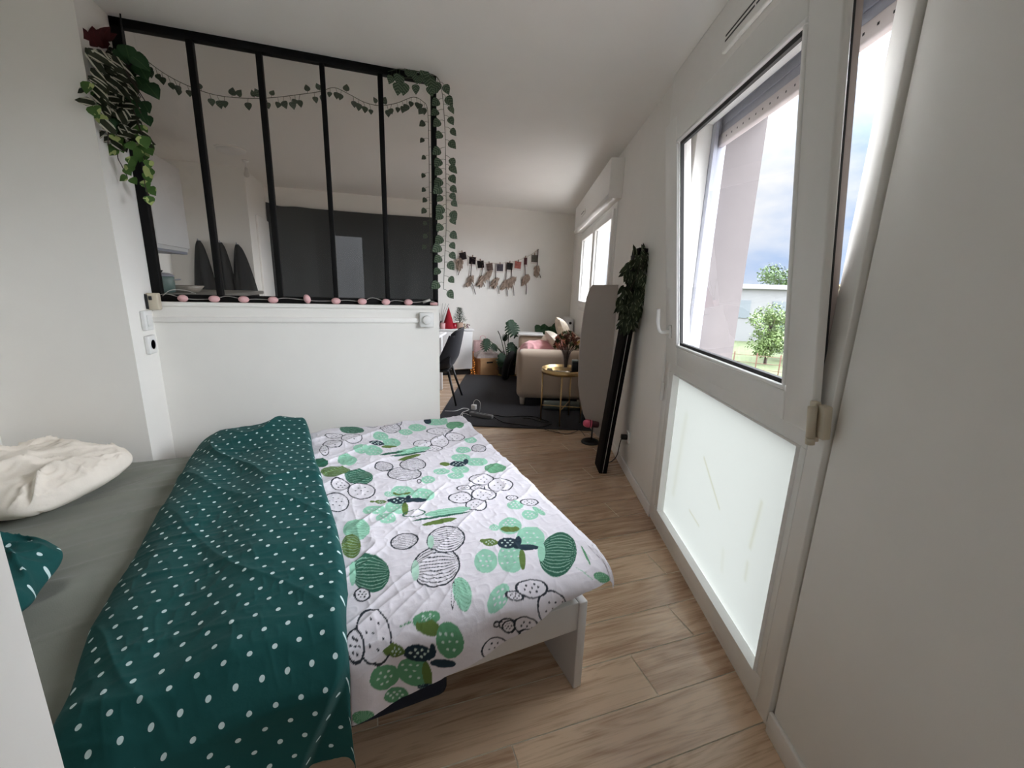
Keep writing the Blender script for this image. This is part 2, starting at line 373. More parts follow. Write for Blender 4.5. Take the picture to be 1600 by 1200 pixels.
win = thing('window_1', 'large white window over a frosted pane, upper sash tilted open', 'window', WP, -WA, kind='structure')
fr = MB()
fr.box((-.012, 0, .03), (.06, .06, 2.2), .003); fr.box((-.012, 1.19, .03), (.06, 1.255, 2.2), .003)
fr.box((-.012, .06, .03), (.06, 1.19, .13), .003); fr.box((-.012, .06, .919), (.06, 1.19, 1.0), .003); fr.box((-.012, .06, 2.12), (.06, 1.19, 2.2), .003)
fr.box((-.012, .06, .13), (.06, .087, .919), .003); fr.box((-.012, 1.105, .13), (.06, 1.19, .919), .003)
fr.box((.03, -.012, .03), (.06, 0, 2.2)); 
FRAME = fr.build('frame', PVC, win)
bd = MB()
c0 = [(-.022, .089, .132), (-.022, 1.103, .132), (-.022, 1.103, .917), (-.022, .089, .917)]; c1 = [(.0115, .094, .137), (.0115, 1.098, .137), (.0115, 1.098, .912), (.0115, .094, .912)]; c2 = [(.0115, .083, .126), (.0115, 1.109, .126), (.0115, 1.109, .923), (.0115, .083, .923)]
bd.add(c0+c1+c2, [[i, (i+1) % 4, 4+(i+1) % 4, 4+i] for i in range(4)]+[[i, 8+i, 8+(i+1) % 4, (i+1) % 4] for i in range(4)]+[[4+i, 4+(i+1) % 4, 8+(i+1) % 4, 8+i] for i in range(4)])
bd.build('glazing_bead', BEAD, FRAME)
py_, pz_ = np.meshgrid(np.linspace(.09, 1.10, 150), np.linspace(.135, .915, 120), indexing='ij')
m = MB(); m.grid(np.stack([0*py_+.012, py_, pz_], -1)); m.grid(np.stack([0*py_+.016, py_, pz_], -1)[::-1]); fp = m.build('frosted_pane', FROST, win)
def smear(a, b, w):                                      # dried olive smears on the frosted glass
    a = np.array(onwall(*a, .012)); b = np.array(onwall(*b, .012)); d = b-a; t = np.clip(((py_-a[0])*d[0]+(pz_-a[1])*d[1])/(d@d), 0, 1)
    return np.exp(-(((py_-a[0]-t*d[0])**2+(pz_-a[1]-t*d[1])**2)/(w*w)))
sm_ = .8*smear((1100, 715), (1124, 795), .006)+.8*smear((1077, 797), (1092, 822), .005)+.55*smear((1190, 785), (1172, 855), .009)+.45*smear((1168, 880), (1164, 905), .009)+.30*smear((1072, 650), (1052, 770), .022)+.25*smear((1130, 860), (1128, 890), .012)
sm_ = np.clip(sm_, 0, 1)[..., None]; fc = (1-sm_)*np.array([.36, .368, .352])+sm_*np.array([.27, .27, .19]); fc = fc.reshape(-1, 3); fc = np.concatenate([fc, fc[::1]], 0)
fc[len(fc)//2:] = np.array([.36, .368, .352])
ca = fp.data.color_attributes.new('print', 'FLOAT_COLOR', 'POINT'); ca.data.foreach_set('color', np.concatenate([fc, np.ones((len(fc), 1))], 1).ravel().astype(np.float32)); fp['label'] = 'frosted greenish white lower pane'
st = MB(); STAIN = mat('faint_olive_smear', (150, 150, 120), .6, noise=.1)
SASHT = math.radians(6.6)
sa = MB()
S0, S1, LT = .024, 1.195, 1.135; G0, G1, GB, GT = .147, 1.04, .093, 1.035
for a, b in (((0, S0, 0), (.024, G0, LT)), ((0, G1, 0), (.024, S1, LT)), ((0, G0, 0), (.024, G1, GB)), ((0, G0, GT), (.024, G1, LT))): sa.box(a, b, .006)
i = .04
for a, b in (((.024, S0+i, .03), (.07, G0-.01, LT-.03)), ((.024, G1+.01, .03), (.07, S1-i, LT-.03)), ((.024, G0-.01, .03), (.07, G1+.01, GB-.01)), ((.024, G0-.01, GT+.01), (.07, G1+.01, LT-.03))): sa.box(a, b, .003)
SASH = sa.build('sash', PVC, win, Vector((-.036, 0, .975))); SASH.rotation_euler = (0, -SASHT, 0)
eb = MB(); eb.box((.026, S0+i-.004, .035), (.068, S0+i, LT-.035)); e_ = eb.build('sash_edge', PINKPVC, SASH)
sl = MB(); sl.box((.04, S0+i-.007, .05), (.05, S0+i-.003, LT-.05)); sl.build('gasket', PVCD, SASH)
bd = MB()
for a, b in (((-.004, G0, GB), (.012, G1, GB+.014)), ((-.004, G0, GT-.014), (.012, G1, GT)), ((-.004, G0, GB+.014), (.012, G0+.014, GT-.014)), ((-.004, G1-.014, GB+.014), (.012, G1, GT-.014))): bd.box(a, b, .005)
bd.build('glazing_bead', BEAD, SASH)
gk = MB()
for a, b in (((.012, G0+.012, GB+.012), (.026, G1-.012, GB+.026)), ((.012, G0+.012, GT-.026), (.026, G1-.012, GT-.012)), ((.012, G0+.012, GB+.026), (.026, G0+.022, GT-.026)), ((.012, G1-.024, GB+.026), (.026, G1-.012, GT-.026))): gk.box(a, b)
gk.build('gasket', PVCD, SASH)
MB().box((.024, G0, GB), (.03, G1, GT)).build('glass_pane', GLASS, SASH)
hd = MB(); hd.box((-.012, 1.095, .13), (.0, 1.125, .20), .005); hd.tube(spline([(-.005, 1.11, .165), (-.045, 1.11, .165), (-.06, 1.113, .178), (-.064, 1.12, .215), (-.06, 1.126, .25), (-.056, 1.128, .285)], 6), [.009]*18+[.0105]*13, 10)
hd.build('handle', WPL, SASH)['label'] = 'white window handle pointing up'
hg = MB(); hg.tube([(-.012, .005, .0), (-.012, .005, .085)], .011, 12); hg.box((-.004, .006, -.015), (.012, .03, .095), .003); hg.lathe([(.006, -.02), (.011, -.018), (.011, -.003), (.006, 0)], (-.012, .005, 0), 12)
hg.box((.0, -.022, .0), (.022, .006, .09), .004); hg.build('hinge', CREAM, SASH)
cr = MB(); cr.tube([(-.03, 1.222, .80), (-.03, 1.222, 1.10)], .007, 10); cr.box((-.036, 1.212, .745), (-.02, 1.232, .85), .004); cr.tube([(-.03, 1.222, 1.1), (-.012, 1.222, 1.12)], .006, 8); cr.build('shutter_crank', WPL, win)
sh = MB()
for k in range(3): sh.box((.10, -.01, 2.075+.04*k), (.112, 1.26, 2.113+.04*k), .004)
RS = sh.build('roller_shutter', ALU, win); sh = MB(); sh.box((.092, -.01, 2.022), (.12, 1.26, 2.075), .005); BAR = sh.build('bottom_bar', mat('pale_shutter_bar', (196, 188, 186), .5, noise=.03), RS)
sh = MB()
for k in range(22): sh.box((.0912, .05+k*.05, 2.044), (.0925, .057+k*.05, 2.051))
sh.build('perforation', BLK, BAR)
gr = MB(); gr.box((.07, -.012, .03), (.13, .035, 2.2), .003); gr.box((.07, 1.185, .03), (.13, 1.262, 2.2), .003); gr.box((.06, 1.15, 1.0), (.075, 1.19, 2.12)); gr.build('guide_rail', ALU, win)
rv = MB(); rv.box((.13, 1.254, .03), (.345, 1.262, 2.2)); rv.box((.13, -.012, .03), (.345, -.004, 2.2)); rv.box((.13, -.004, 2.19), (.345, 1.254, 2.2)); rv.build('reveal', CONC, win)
si = MB(); si.box((.06, -.012, .0), (.4, 1.262, .03), .004); si.build('outer_sill', ALU, win)
# shutter housing above it
bx = MB().box((-.028, -.55, 2.19), (0, 1.6, 2.5), .006).build('trim_1', TRIM, None, Vector(WP)); bx.rotation_euler = (0, 0, -WA); struct(bx, 'white roller shutter housing above the large window', 'trim')
vg = MB()
VS0, VS1 = .42, .93
vg.box((-.048, VS0, 2.285), (-.028, VS1, 2.36), .009)
vgo = vg.build('vent', TRIM, bx)
vs = MB()
for s0, s1 in ((VS0+.03, (VS0+VS1)/2-.006), ((VS0+VS1)/2+.006, VS1-.03)):
    for z in (2.318, 2.336): vs.box((-.0495, s0, z), (-.047, s1, z+.006))
vs.build('vent_slot', BLK, vgo)
# ------------------------------------------------------------------ far window
wf = thing('window_2', 'far white double casement window above the sofa', 'window', W(0, 2.93, 1.05), -WA, kind='structure')
fr = MB(); LW, LH = 2.19, 1.05
for a, b in (((-.012, 0, 0), (.06, .05, LH)), ((-.012, LW-.05, 0), (.06, LW, LH)), ((-.012, .05, 0), (.06, LW-.05, .05)), ((-.012, .05, LH-.05), (.06, LW-.05, LH))): fr.box(a, b, .004)
fr.build('frame', PVC, wf)
for y0, y1 in ((.05, LW/2), (LW/2, LW-.05)):
    s_ = MB(); w_ = .075
    for a, b in (((-.03, y0, .05), (.04, y0+w_, LH-.05)), ((-.03, y1-w_, .05), (.04, y1, LH-.05)), ((-.03, y0+w_, .05), (.04, y1-w_, .05+w_)), ((-.03, y0+w_, LH-.05-w_), (.04, y1-w_, LH-.05))): s_.box(a, b, .004)
    so_ = s_.build('sash', PVC, wf); MB().box((0, y0+w_-.005, .05+w_-.005), (.006, y1-w_+.005, LH-.05-w_+.005)).build('glass_pane', GLASS, so_)
    g_ = MB()
    for a, b in (((-.002, y0+w_, .05+w_), (.0, y0+w_+.008, LH-.05-w_)), ((-.002, y1-w_-.008, .05+w_), (.0, y1-w_, LH-.05-w_))): g_.box(a, b)
    g_.build('gasket', PVCD, so_)
bx = MB().box((-.117, 2.81, 2.10), (0, 5.2, 2.42), .006); bx.tube([W(0,0,0)*0+np.array((-.1, 2.83, 2.112)), np.array((-.1, 5.18, 2.112))], .028, 14)
bx = bx.build('trim_2', TRIM, None, Vector(WP)); bx.rotation_euler = (0, 0, -WA); struct(bx, 'white roller shutter housing above the far window', 'trim')
v = MB().box((-.128, 4.2, 2.2), (-.117, 4.5, 2.26), .008).build('vent', TRIM, bx)
v2 = MB().box((-.13, 4.23, 2.225), (-.127, 4.47, 2.235)).build('vent_slot', mat('grey_slot', (120, 120, 118), .6, noise=.05), v)
# window behind the camera
wb = thing('window_3', 'white window behind the camera seen only as a reflection', 'window', (-.45, -1.17, 1.0), 0, kind='structure')
fr = MB()
for a, b in (((0, .05, 0), (.05, .12, 1.0)), ((.40, .05, 0), (.45, .12, 1.0)), ((.05, .05, 0), (.40, .12, .05)), ((.05, .05, .95), (.40, .12, 1.0))): fr.box(a, b, .004)
fr.build('frame', PVC, wb); MB().box((.05, .08, .05), (.40, .086, .95)).build('glass_pane', GLASS, wb)

# ------------------------------------------------------------------ outside
def facing(o, n): pass
GRASS = mat('grass', (80, 90, 60), .95, noise=.3, nscale=2); PAVE = mat('pale_paving', (128, 118, 112), .9, noise=.1, nscale=.8)
g = MB(); g.prism([(3.2, -30), (90, -30), (90, 110), (3.2, 110)], -3.2, -3.05)
struct(g.build('ground', PAVE), 'pale paved ground outside, one storey below the window', 'ground')
lw = MB(); 
def far(u, v, dist): d = ray(u, v); return EYE + d*(dist/math.hypot(d[0], d[1]))
p0 = far(1150, 560, 24); lw.prism([(14, 12), (60, 34), (60, 60), (9, 34)], -3.05, -3.0)
struct(lw.build('lawn', GRASS), 'green lawn outside behind the railing', 'lawn')
BLDW = mat('pale_building_render', (140, 141, 143), .9, noise=.06, nscale=.6); BWIN = mat('dull_building_window', (120, 128, 134), .4, noise=.05); BROOF = mat('pale_roof_edge', (160, 160, 160), .8, noise=.03)
bp = far(1235, 470, 46); rb = math.atan2(bp[0], bp[1])
bl = thing('apartment_building', 'low pale flat roofed building seen outside through the large window', 'building', (bp[0], bp[1], -3.05), -rb+.35)
MB().box((-16, 0, 0), (16, 12, 5.0)).build('wall', BLDW, bl); MB().box((-16.3, -.3, 4.85), (16.3, 12.3, 5.25)).build('roof', BROOF, bl)
for k in range(9):
    MB().box((-15+3.4*k, -.06, 2.2), (-13.4+3.4*k, .02, 3.8)).build('window', BWIN, bl)
def tree(loc, h, r, label, col, col2, seed, n=2600, ls=.22):
    t = thing('tree', label, 'tree', loc, 0, 'trees outside the window'); R = random.Random(seed)
    m = MB(); m.tube(spline([(0, 0, 0), (.05, .02, h*.3), (-.04, .05, h*.62), (.02, 0, h*.85)], 5), [.10*max(.1, 1-.045*i) for i in range(16)], 8)
    for k in range(7):
        a = R.uniform(0, 6.28); z = h*R.uniform(.3, .7); m.tube([(0, 0, z), (r*.6*math.cos(a), r*.6*math.sin(a), z+h*.2)], [.04, .012], 6)
    m.build('trunk', BSTEM, t)
    f = MB(); cl = [(R.gauss(0, r*.42), R.gauss(0, r*.42), h*R.uniform(.24, .93), r*R.uniform(.28, .5)) for _ in range(22)]
    for i in range(n):
        c = R.choice(cl); d = np.array([R.gauss(0, 1) for _ in range(3)]); d /= np.linalg.norm(d)
        p = np.array(c[:3])+d*c[3]*R.uniform(.6, 1.05)
        f.leaf(p, [R.gauss(0, 1) for _ in range(3)], d+np.array([0, 0, .4]), ls*R.uniform(.6, 1.2), .8, .1, .1, [(0, 0), (.5, .4), (1, 0)])
    f.build('foliage', mat('tree_leaves', col, .6, noise=.35, nscale=1.2), t)
tree(np.array(far(1193, 580, 31))*[1, 1, 0]+[0, 0, -3.05], 3.7, 1.15, 'leafy green tree outside at the left edge of the window view', (92, 112, 64), 0, 1, 4200, .16)
tree(np.array(far(1221, 590, 34))*[1, 1, 0]+[0, 0, -3.05], 3.1, 1.35, 'blue green bushy tree outside in front of the pale building', (84, 104, 90), 0, 2, 3600, .16)
tree(np.array(far(1228, 560, 92))*[1, 1, 0]+[0, 0, -3.05], 9.6, 5.0, 'rounded green tree showing above the roof of the pale building', (70, 92, 52), 0, 3, 2600, .6)
tree(np.array(far(1202, 560, 112))*[1, 1, 0]+[0, 0, -3.05], 9.4, 5.0, 'dark tree top left of the rounded tree above the roof', (58, 78, 50), 0, 4, 2200, .6)
tree(np.array(far(1311, 560, 36))*[1, 1, 0]+[0, 0, -3.05], 5.2, 1.7, 'russet tree seen through the gap beside the tilted sash', (120, 104, 70), 0, 5, 2000, .5)
fn = thing('fence', 'thin reddish post fence outside along the pale path', 'fence', np.array(far(1215, 588, 26.5))*[1, 1, 0]+[0, 0, -3.05], -.85)
FEN = mat('rusty_fence_paint', (120, 86, 76), .8, noise=.1)
for k in range(-6, 7):
    MB().box((k*1.1-.03, -.03, 0), (k*1.1+.03, .03, 1.25), .005).build('post', FEN, fn)
m = MB()
for z in (.35, .7, 1.1): m.tube([(-6.7, 0, z), (6.7, 0, z)], .014, 6)
m.build('rail', FEN, fn)
# ================================================================== GLASS PARTITION
PY0, PY1 = 2.755, 2.795; K = 2.755/2.73
gp = thing('glass_partition', 'black steel framed glass partition standing on the white half wall', 'partition', (-.33, 2.775, 1.205))
def gbox(m, lo, hi, bev=.003): m.box(np.array(lo)-(-.33, 2.775, 1.205), np.array(hi)-(-.33, 2.775, 1.205), bev)
PX0, PX1 = -1.083, .424
m = MB(); gbox(m, (PX0, PY0, 1.205), (PX0+.042, PY1, 2.5)); gbox(m, (PX1-.03, PY0, 1.205), (PX1, PY1, 2.5)); gbox(m, (PX0, PY0, 2.462), (PX1, PY1, 2.5)); gbox(m, (PX0, PY0, 1.205), (PX1, PY1, 1.243))
m.build('frame', BLACK, gp)
bars = [(-.783, -.754), (-.487, -.459), (-.193, -.168), (.100, .127)]; edges = [PX0+.042]
for a, b in bars:
    m = MB(); gbox(m, (a*K, PY0, 1.243), (b*K, PY1, 2.462)); m.build('mullion', BLACK, gp); edges += [a*K, b*K]
edges.append(PX1-.03)
for a, b in zip(edges[0::2], edges[1::2]):
    m = MB(); gbox(m, (a, 2.772, 1.243), (b, 2.778, 2.462), 0); m.build('glass_pane', PGLASS, gp)
# trunking and dimmer on the half wall
m = MB().box((-1.083, 2.716, 1.098), (.30, 2.73, 1.128), .004)
for z in (1.108,): m.box((-1.083, 2.7145, z), (.30, 2.717, z+.003))
tag(m.build('cable_trunking', TRIM), 'white plastic cable trunking along the front of the half wall', 'trunking')
dm = thing('dimmer_switch', 'square white dimmer with a round dial at the right end of the half wall', 'switch', (.343, 2.73, 1.118))
MB().box((-.044, -.034, -.046), (.044, 0, .046), .006).build('box', WPL, dm)
MB().lathe([(.0275, 0), (.0275, .012), (.024, .016), (.001, .016)], (0, 0, 0), 28, Matrix.Translation((0, -.034, 0)) @ Matrix.Rotation(PI/2, 4, 'X')).build('dial', WPL, dm)
def socket(z, h, label, hole):
    t = thing('wall_socket', label, 'socket', (-1.083, 2.63, z)); t.rotation_euler = (0, 0, PI/2)
    MB().box((-.04, -.022, 0), (.04, 0, h), .006).build('plate', WPL, t)
    mm = MB(); M_ = Matrix.Translation((0, -.0225, h/2)) @ Matrix.Rotation(PI/2, 4, 'X')
    if hole: mm.lathe([(.024, 0), (.022, .0), (.02, -.01), (.001, -.012)], (0, 0, 0), 20, M_); mm.build('socket_well', mat('socket_grey', (150, 150, 150), .5, noise=.05), t)
    else: mm.box((-.026, -.027, .022), (.026, -.022, h-.022), .003); mm.build('rocker', WPL, t)
socket(1.065, .10, 'white light switch on the narrow wall return, above the socket', False)
socket(.945, .095, 'white power socket below the light switch on the wall return', True)
# ------------------------------------------------------------------ egg string lights
sl = thing('string_lights', 'string of pale pink egg shaped lights lying along the top of the half wall', 'string lights', (-.33, 2.735, 1.205))
eggs = [(238, 467), (286, 468), (335, 467), (381, 469), (427, 470), (480, 468), (525, 471), (566, 472), (603, 472), (638, 472)]
ex = [ony(u, v, 2.736)[0] for u, v in eggs]; R = random.Random(2); pts = []
WIRE = mat('clear_wire', (190, 186, 180), .3, noise=.03)
for i, x in enumerate(ex):
    M_ = Matrix.Rotation(R.uniform(-.4, .4), 4, 'Z')
    if i == 5: M_ = Matrix.Rotation(1.3, 4, 'Y')
    m = MB().ell((x+.33, 0, .019 if i != 5 else .028), (.0265, .0185, .0185), 16, 10, M_); m.build('egg_light', PINK, sl)
    pts += [(x+.33, .004, .02), (x+.33+.06, .01, .012+R.uniform(0, .03))]
m = MB().tube(spline([(-.70, .0, .03), (-.66, 0, .06), (-.60, .005, .062), (-.55, .0, .045)], 6), .0016, 6); m.tube(spline(pts+[(.69, .0, .03), (.74, .0, .02)], 6), .0016, 6); m.build('wire', WIRE, sl)
m = MB().tube([(.655, 0, .02), (.70, .005, .036)], .008, 10); m.build('plug', WIRE, sl)
m = MB().tube([(.70, -.003, .012), (.745, -.003, .012)], .009, 10); m.build('switch', PINK, sl)
bb = thing('battery_box', 'small cream battery box at the left end of the pink egg lights', 'battery box', (-1.078, 2.70, 1.165), 0)
MB().box((0, -.03, 0), (.05, .012, .085), .006).build('case', CREAM, bb); MB().box((.012, -.034, .05), (.026, -.029, .07), .002).build('switch', BLK, bb); MB().box((-.004, -.034, .005), (.008, -.022, .08), .002).build('cover_edge', BLK, bb)

# ================================================================== BED
bed = thing('bed', 'low white bed with a panel foot end, beside the half wall', 'bed', BO, BT)
LB = 2.15
MB().box((-.032, 0, 0), (0, 1.62, .343), .003).build('footboard', BEDW, bed)
MB().box((-LB, .005, .236), (-.032, .03, .343), .003).build('side_rail', BEDW, bed)
MB().box((-LB, 1.59, .236), (-.032, 1.615, .343), .003).build('side_rail', BEDW, bed)
MB().box((-LB-.03, 0, 0), (-LB, 1.62, .343), .003).build('headboard', BEDW, bed)
m = MB()
for k in range(14): m.box((-LB+.05+k*.15, .03, .236), (-LB+.12+k*.15, 1.59, .25), .002)
m.build('slats', mat('pine', (176, 150, 116), .6, noise=.1), bed)
# mattress in its fitted sheet
mt = thing('mattress', 'mattress in a grey green fitted sheet on the low white bed', 'mattress', BO + np.array([0, 0, .252]), BT)
MB().box((-LB+.02, .035, 0), (-.04, 1.585, .17), .05, None, 4).build('core', SHEET, mt)
n, k = 190, 150
A, B = np.meshgrid(np.linspace(-LB+.02, -.04, n), np.linspace(.035, 1.585, k), indexing='ij')
q = (A*.35+B*.94)
wr = .018*(ridge(B*6-A*2.4, (A+B*.3)*1.1, 1)**7)*sst(-1.0, -1.6, A) + .009*ridge(B*14-A*5, A*1.5, 3)**5*sst(-1.0, -1.7, A) + .004*vn(A*4, B*4, 2)
edge_ = np.minimum(np.minimum(A+LB-.02, -.04-A), np.minimum(B-.035, 1.585-B)); dn = .05-np.sqrt(np.clip(.0025-(np.clip(.05-edge_, 0, .05))**2, 0, None))
Zt = .186-.05*0 + wr*sst(0, .08, edge_) - dn
MBs = MB(); MBs.smooth = True; MBs.grid(np.stack([A, B, Zt], -1)); MBs.build('fitted_sheet', SHEET, mt)
# ------------------------------------------------------------------ cactus print
LINC = lambda c: np.array(lin(c)[:3])
COL = dict(mint=LINC((146, 198, 174)), green=LINC((92, 150, 112)), dark=LINC((42, 92, 74)), olive=LINC((92, 116, 58)), navy=LINC((32, 52, 64)), ink=LINC((44, 50, 58)), base=LINC((222, 219, 226)), pale=LINC((176, 214, 196)))
def topix(u, v):
    p, q = bedtop(u, v)
    if q > .03: return np.array([p, q])
    p, z = bedside(u, v); return np.array([p, .02-.11-max(.478-z-.07, -.07)])
PRINT = []
def E(style, col, u, v, a, b, tilt=0.0, k=9):
    c = topix(u, v); t = math.tan(math.radians(tilt)) ; PRINT.append((style, col, c, (topix(u+a, v-a*t)-topix(u-a, v+a*t))/2, (topix(u+b*t*.4, v+b)-topix(u-b*t*.4, v-b))/2, k))
X = E
X('fill', 'olive', 517, 669, 22, 5); X('rib', 'dark', 550, 675, 19, 6); X('orib', 'ink', 579, 665, 12, 5); X('orib', 'ink', 614, 664, 14, 7); X('orib', 'ink', 610, 673, 16, 7)
X('dots', 'mint', 652, 671, 14, 5); X('dots', 'mint', 634, 678, 11, 4); X('dots', 'mint', 682, 662, 18, 5); X('rib', 'green', 711, 667, 14, 6); X('fill', 'navy', 668, 661, 6, 4)
for a in ((522, 686, 14, 4), (520, 699, 15, 6), (550, 690, 16, 8), (507, 709, 7, 6)): X('odot', 'ink', *a)
X('dots', 'mint', 595, 686, 12, 6); X('dots', 'mint', 612, 694, 14, 7); X('dots', 'navy', 589, 696, 12, 3); X('dots', 'mint', 565, 705, 13, 6); X('dots', 'mint', 584, 707, 14, 8); X('fill', 'olive', 608, 700, 12, 2)
for a in ((687, 676, 20, 5), (711, 685, 15, 6), (687, 692, 14, 9), (660, 696, 14, 6), (679, 703, 12, 4.5)): X('odot', 'ink', *a)
X('rib', 'mint', 645, 706, 28, 4, 8, 3); X('fill', 'dark', 612, 711, 18, 1.6, 10); X('fill', 'olive', 640, 716, 18, 2.5, 12); X('fill', 'dark', 640, 711, 30, 1.2, 8)
X('orib', 'ink', 600, 731, 14, 7); X('orib', 'ink', 632, 742, 26, 10); X('orib', 'ink', 645, 727, 20, 9)
X('fill', 'dark', 502, 727, 11, 7); X('rib', 'mint', 543, 722, 15, 9); X('rib', 'olive', 525, 741, 24, 9); X('rib', 'dark', 561, 748, 22, 11)
X('dots', 'mint', 724, 705, 12, 5); X('orib', 'ink', 748, 702, 11, 6); X('dots', 'mint', 735, 690, 10, 4)
X('fill', 'olive', 695, 727, 8, 3.2); X('dots', 'mint', 720, 717, 15, 6); X('dots', 'mint', 745, 724, 17, 7); X('dots', 'mint', 690, 739, 13, 5); X('dots', 'mint', 719, 736, 14, 6); X('dots', 'mint', 712, 746, 13, 5); X('dots', 'navy', 716, 727, 13, 4.5); X('fill', 'navy', 728, 723, 4, 4); X('rib', 'green', 774, 734, 17, 8)
for a in ((725, 765, 11, 4), (746, 765, 11, 5), (752, 751, 19, 8), (782, 760, 19, 9), (756, 775, 19, 9), (719, 780, 18, 8), (744, 791, 16, 9)): X('odot', 'ink', *a)
for a in ((532, 761, 14, 7), (565, 769, 21, 12), (525, 787, 20, 14)): X('odot', 'ink', *a)
X('dots', 'mint', 669, 752, 11, 6); X('ring', 'ink', 655, 754, 3, 3)
X('dots', 'mint', 608, 774, 8, 3.5); X('dots', 'mint', 629, 770, 18, 9); X('fill', 'olive', 628, 772, 14, 3.5); X('dots', 'mint', 628, 767, 15, 6); X('dots', 'mint', 661, 775, 18, 10); X('dots', 'mint', 585, 799, 18, 7); X('dots', 'mint', 620, 795, 18, 10); X('fill', 'olive', 633, 797, 5, 9, 20); X('dots', 'mint', 603, 812, 16, 8); X('dots', 'navy', 625, 784, 20, 5); X('fill', 'navy', 652, 783, 15, 3.4); X('fill', 'navy', 638, 781, 4, 5); X('dots', 'olive', 595, 786, 9, 3); X('fill', 'olive', 582, 786, 4, 1.6)
X('rib', 'mint', 700, 801, 36, 5.5, 8, 3); X('fill', 'dark', 690, 808.5, 46, 1.6, 9); X('ring', 'dark', 647, 804, 17, 5, 8); X('fill', 'olive', 687, 817, 27, 3.4, 12)
X('rib', 'mint', 557, 830, 21, 18); X('rib', 'olive', 549, 856, 15, 17)
X('orib', 'ink', 632, 846, 21, 12, 8); X('orib', 'ink', 681, 886, 37, 31, 8, 11); X('orib', 'ink', 697, 844, 29, 20, 8, 11); X('fill', 'pale', 649, 893, 6, 18); X('fill', 'pale', 673, 849, 5, 10)
X('rib', 'dark', 580, 896, 29, 29, 0, 11); X('fill', 'mint', 551, 897, 5, 18)
X('dots', 'mint', 772, 826, 8, 5); X('dots', 'mint', 797, 823, 18, 13); X('fill', 'olive', 797, 828, 15, 5); X('dots', 'mint', 797, 818, 15, 7); X('dots', 'mint', 829, 841, 22, 18); X('dots', 'mint', 759, 878, 18, 19); X('dots', 'mint', 799, 872, 21, 24); X('fill', 'olive', 816, 876, 5, 16, 10); X('dots', 'mint', 787, 915, 17, 15)
X('dots', 'navy', 793, 850, 16, 9); X('fill', 'navy', 822, 857, 20, 5); X('fill', 'navy', 810, 847, 5, 8); X('dots', 'olive', 766, 849, 12, 6); X('fill', 'olive', 754, 847, 4.5, 3.2)
X('rib', 'dark', 872, 865, 29, 28, 0, 13); X('fill', 'mint', 846, 864, 6, 16)
X('dots', 'mint', 805, 792, 13, 7); X('dots', 'mint', 828, 806, 13, 7); X('odot', 'ink', 827, 786, 14, 5); X('odot', 'ink', 800, 780, 9, 4); X('rib', 'mint', 842, 800, 10, 4, -30, 3)
X('rib', 'mint', 925, 884, 20, 13, -20, 4); X('fill', 'green', 915, 868, 13, 2.5, -25); X('fill', 'green', 935, 890, 16, 2, -25); X('rib', 'green', 945, 906, 11, 7, 0, 5)
X('rib', 'mint', 722, 927, 18, 20, 0, 9); X('ring', 'ink', 708, 931, 4, 8)
X('odot', 'ink', 566, 930, 12, 10); X('odot', 'ink', 585, 970, 27, 38); X('odot', 'ink', 556, 1020, 14, 30)
X('dots', 'green', 637, 981, 10, 10); X('dots', 'green', 671, 972, 22, 25); X('fill', 'olive', 672, 988, 19, 10); X('dots', 'green', 673, 966, 17, 18); X('dots', 'green', 703, 1004, 21, 25); X('dots', 'green', 602, 1064, 24, 21); X('dots', 'green', 648, 1056, 26, 25); X('fill', 'olive', 668, 1058, 7, 22, 20); X('dots', 'green', 621, 1097, 20, 13)
X('dots', 'navy', 654, 1024, 23, 14); X('fill', 'navy', 692, 1037, 20, 7); X('fill', 'navy', 676, 1018, 5, 11); X('dots', 'olive', 620, 1022, 13, 9); X('fill', 'olive', 604, 1024, 5, 5)
X('rib', 'green', 568, 1124, 18, 12); X('rib', 'navy', 668, 1078, 15, 5, 12, 4)
for a in ((777, 981, 5, 5), (793, 981, 12, 10), (810, 940, 12, 9), (864, 955, 23, 25), (839, 927, 22, 25), (822, 980, 17, 14), (796, 985, 9, 10), (830, 992, 18, 9), (775, 1020, 22, 18)): X('odot', 'ink', *a)
X('odot', 'ink', 870, 775, 12, 5); X('dots', 'mint', 690, 658, 9, 3)
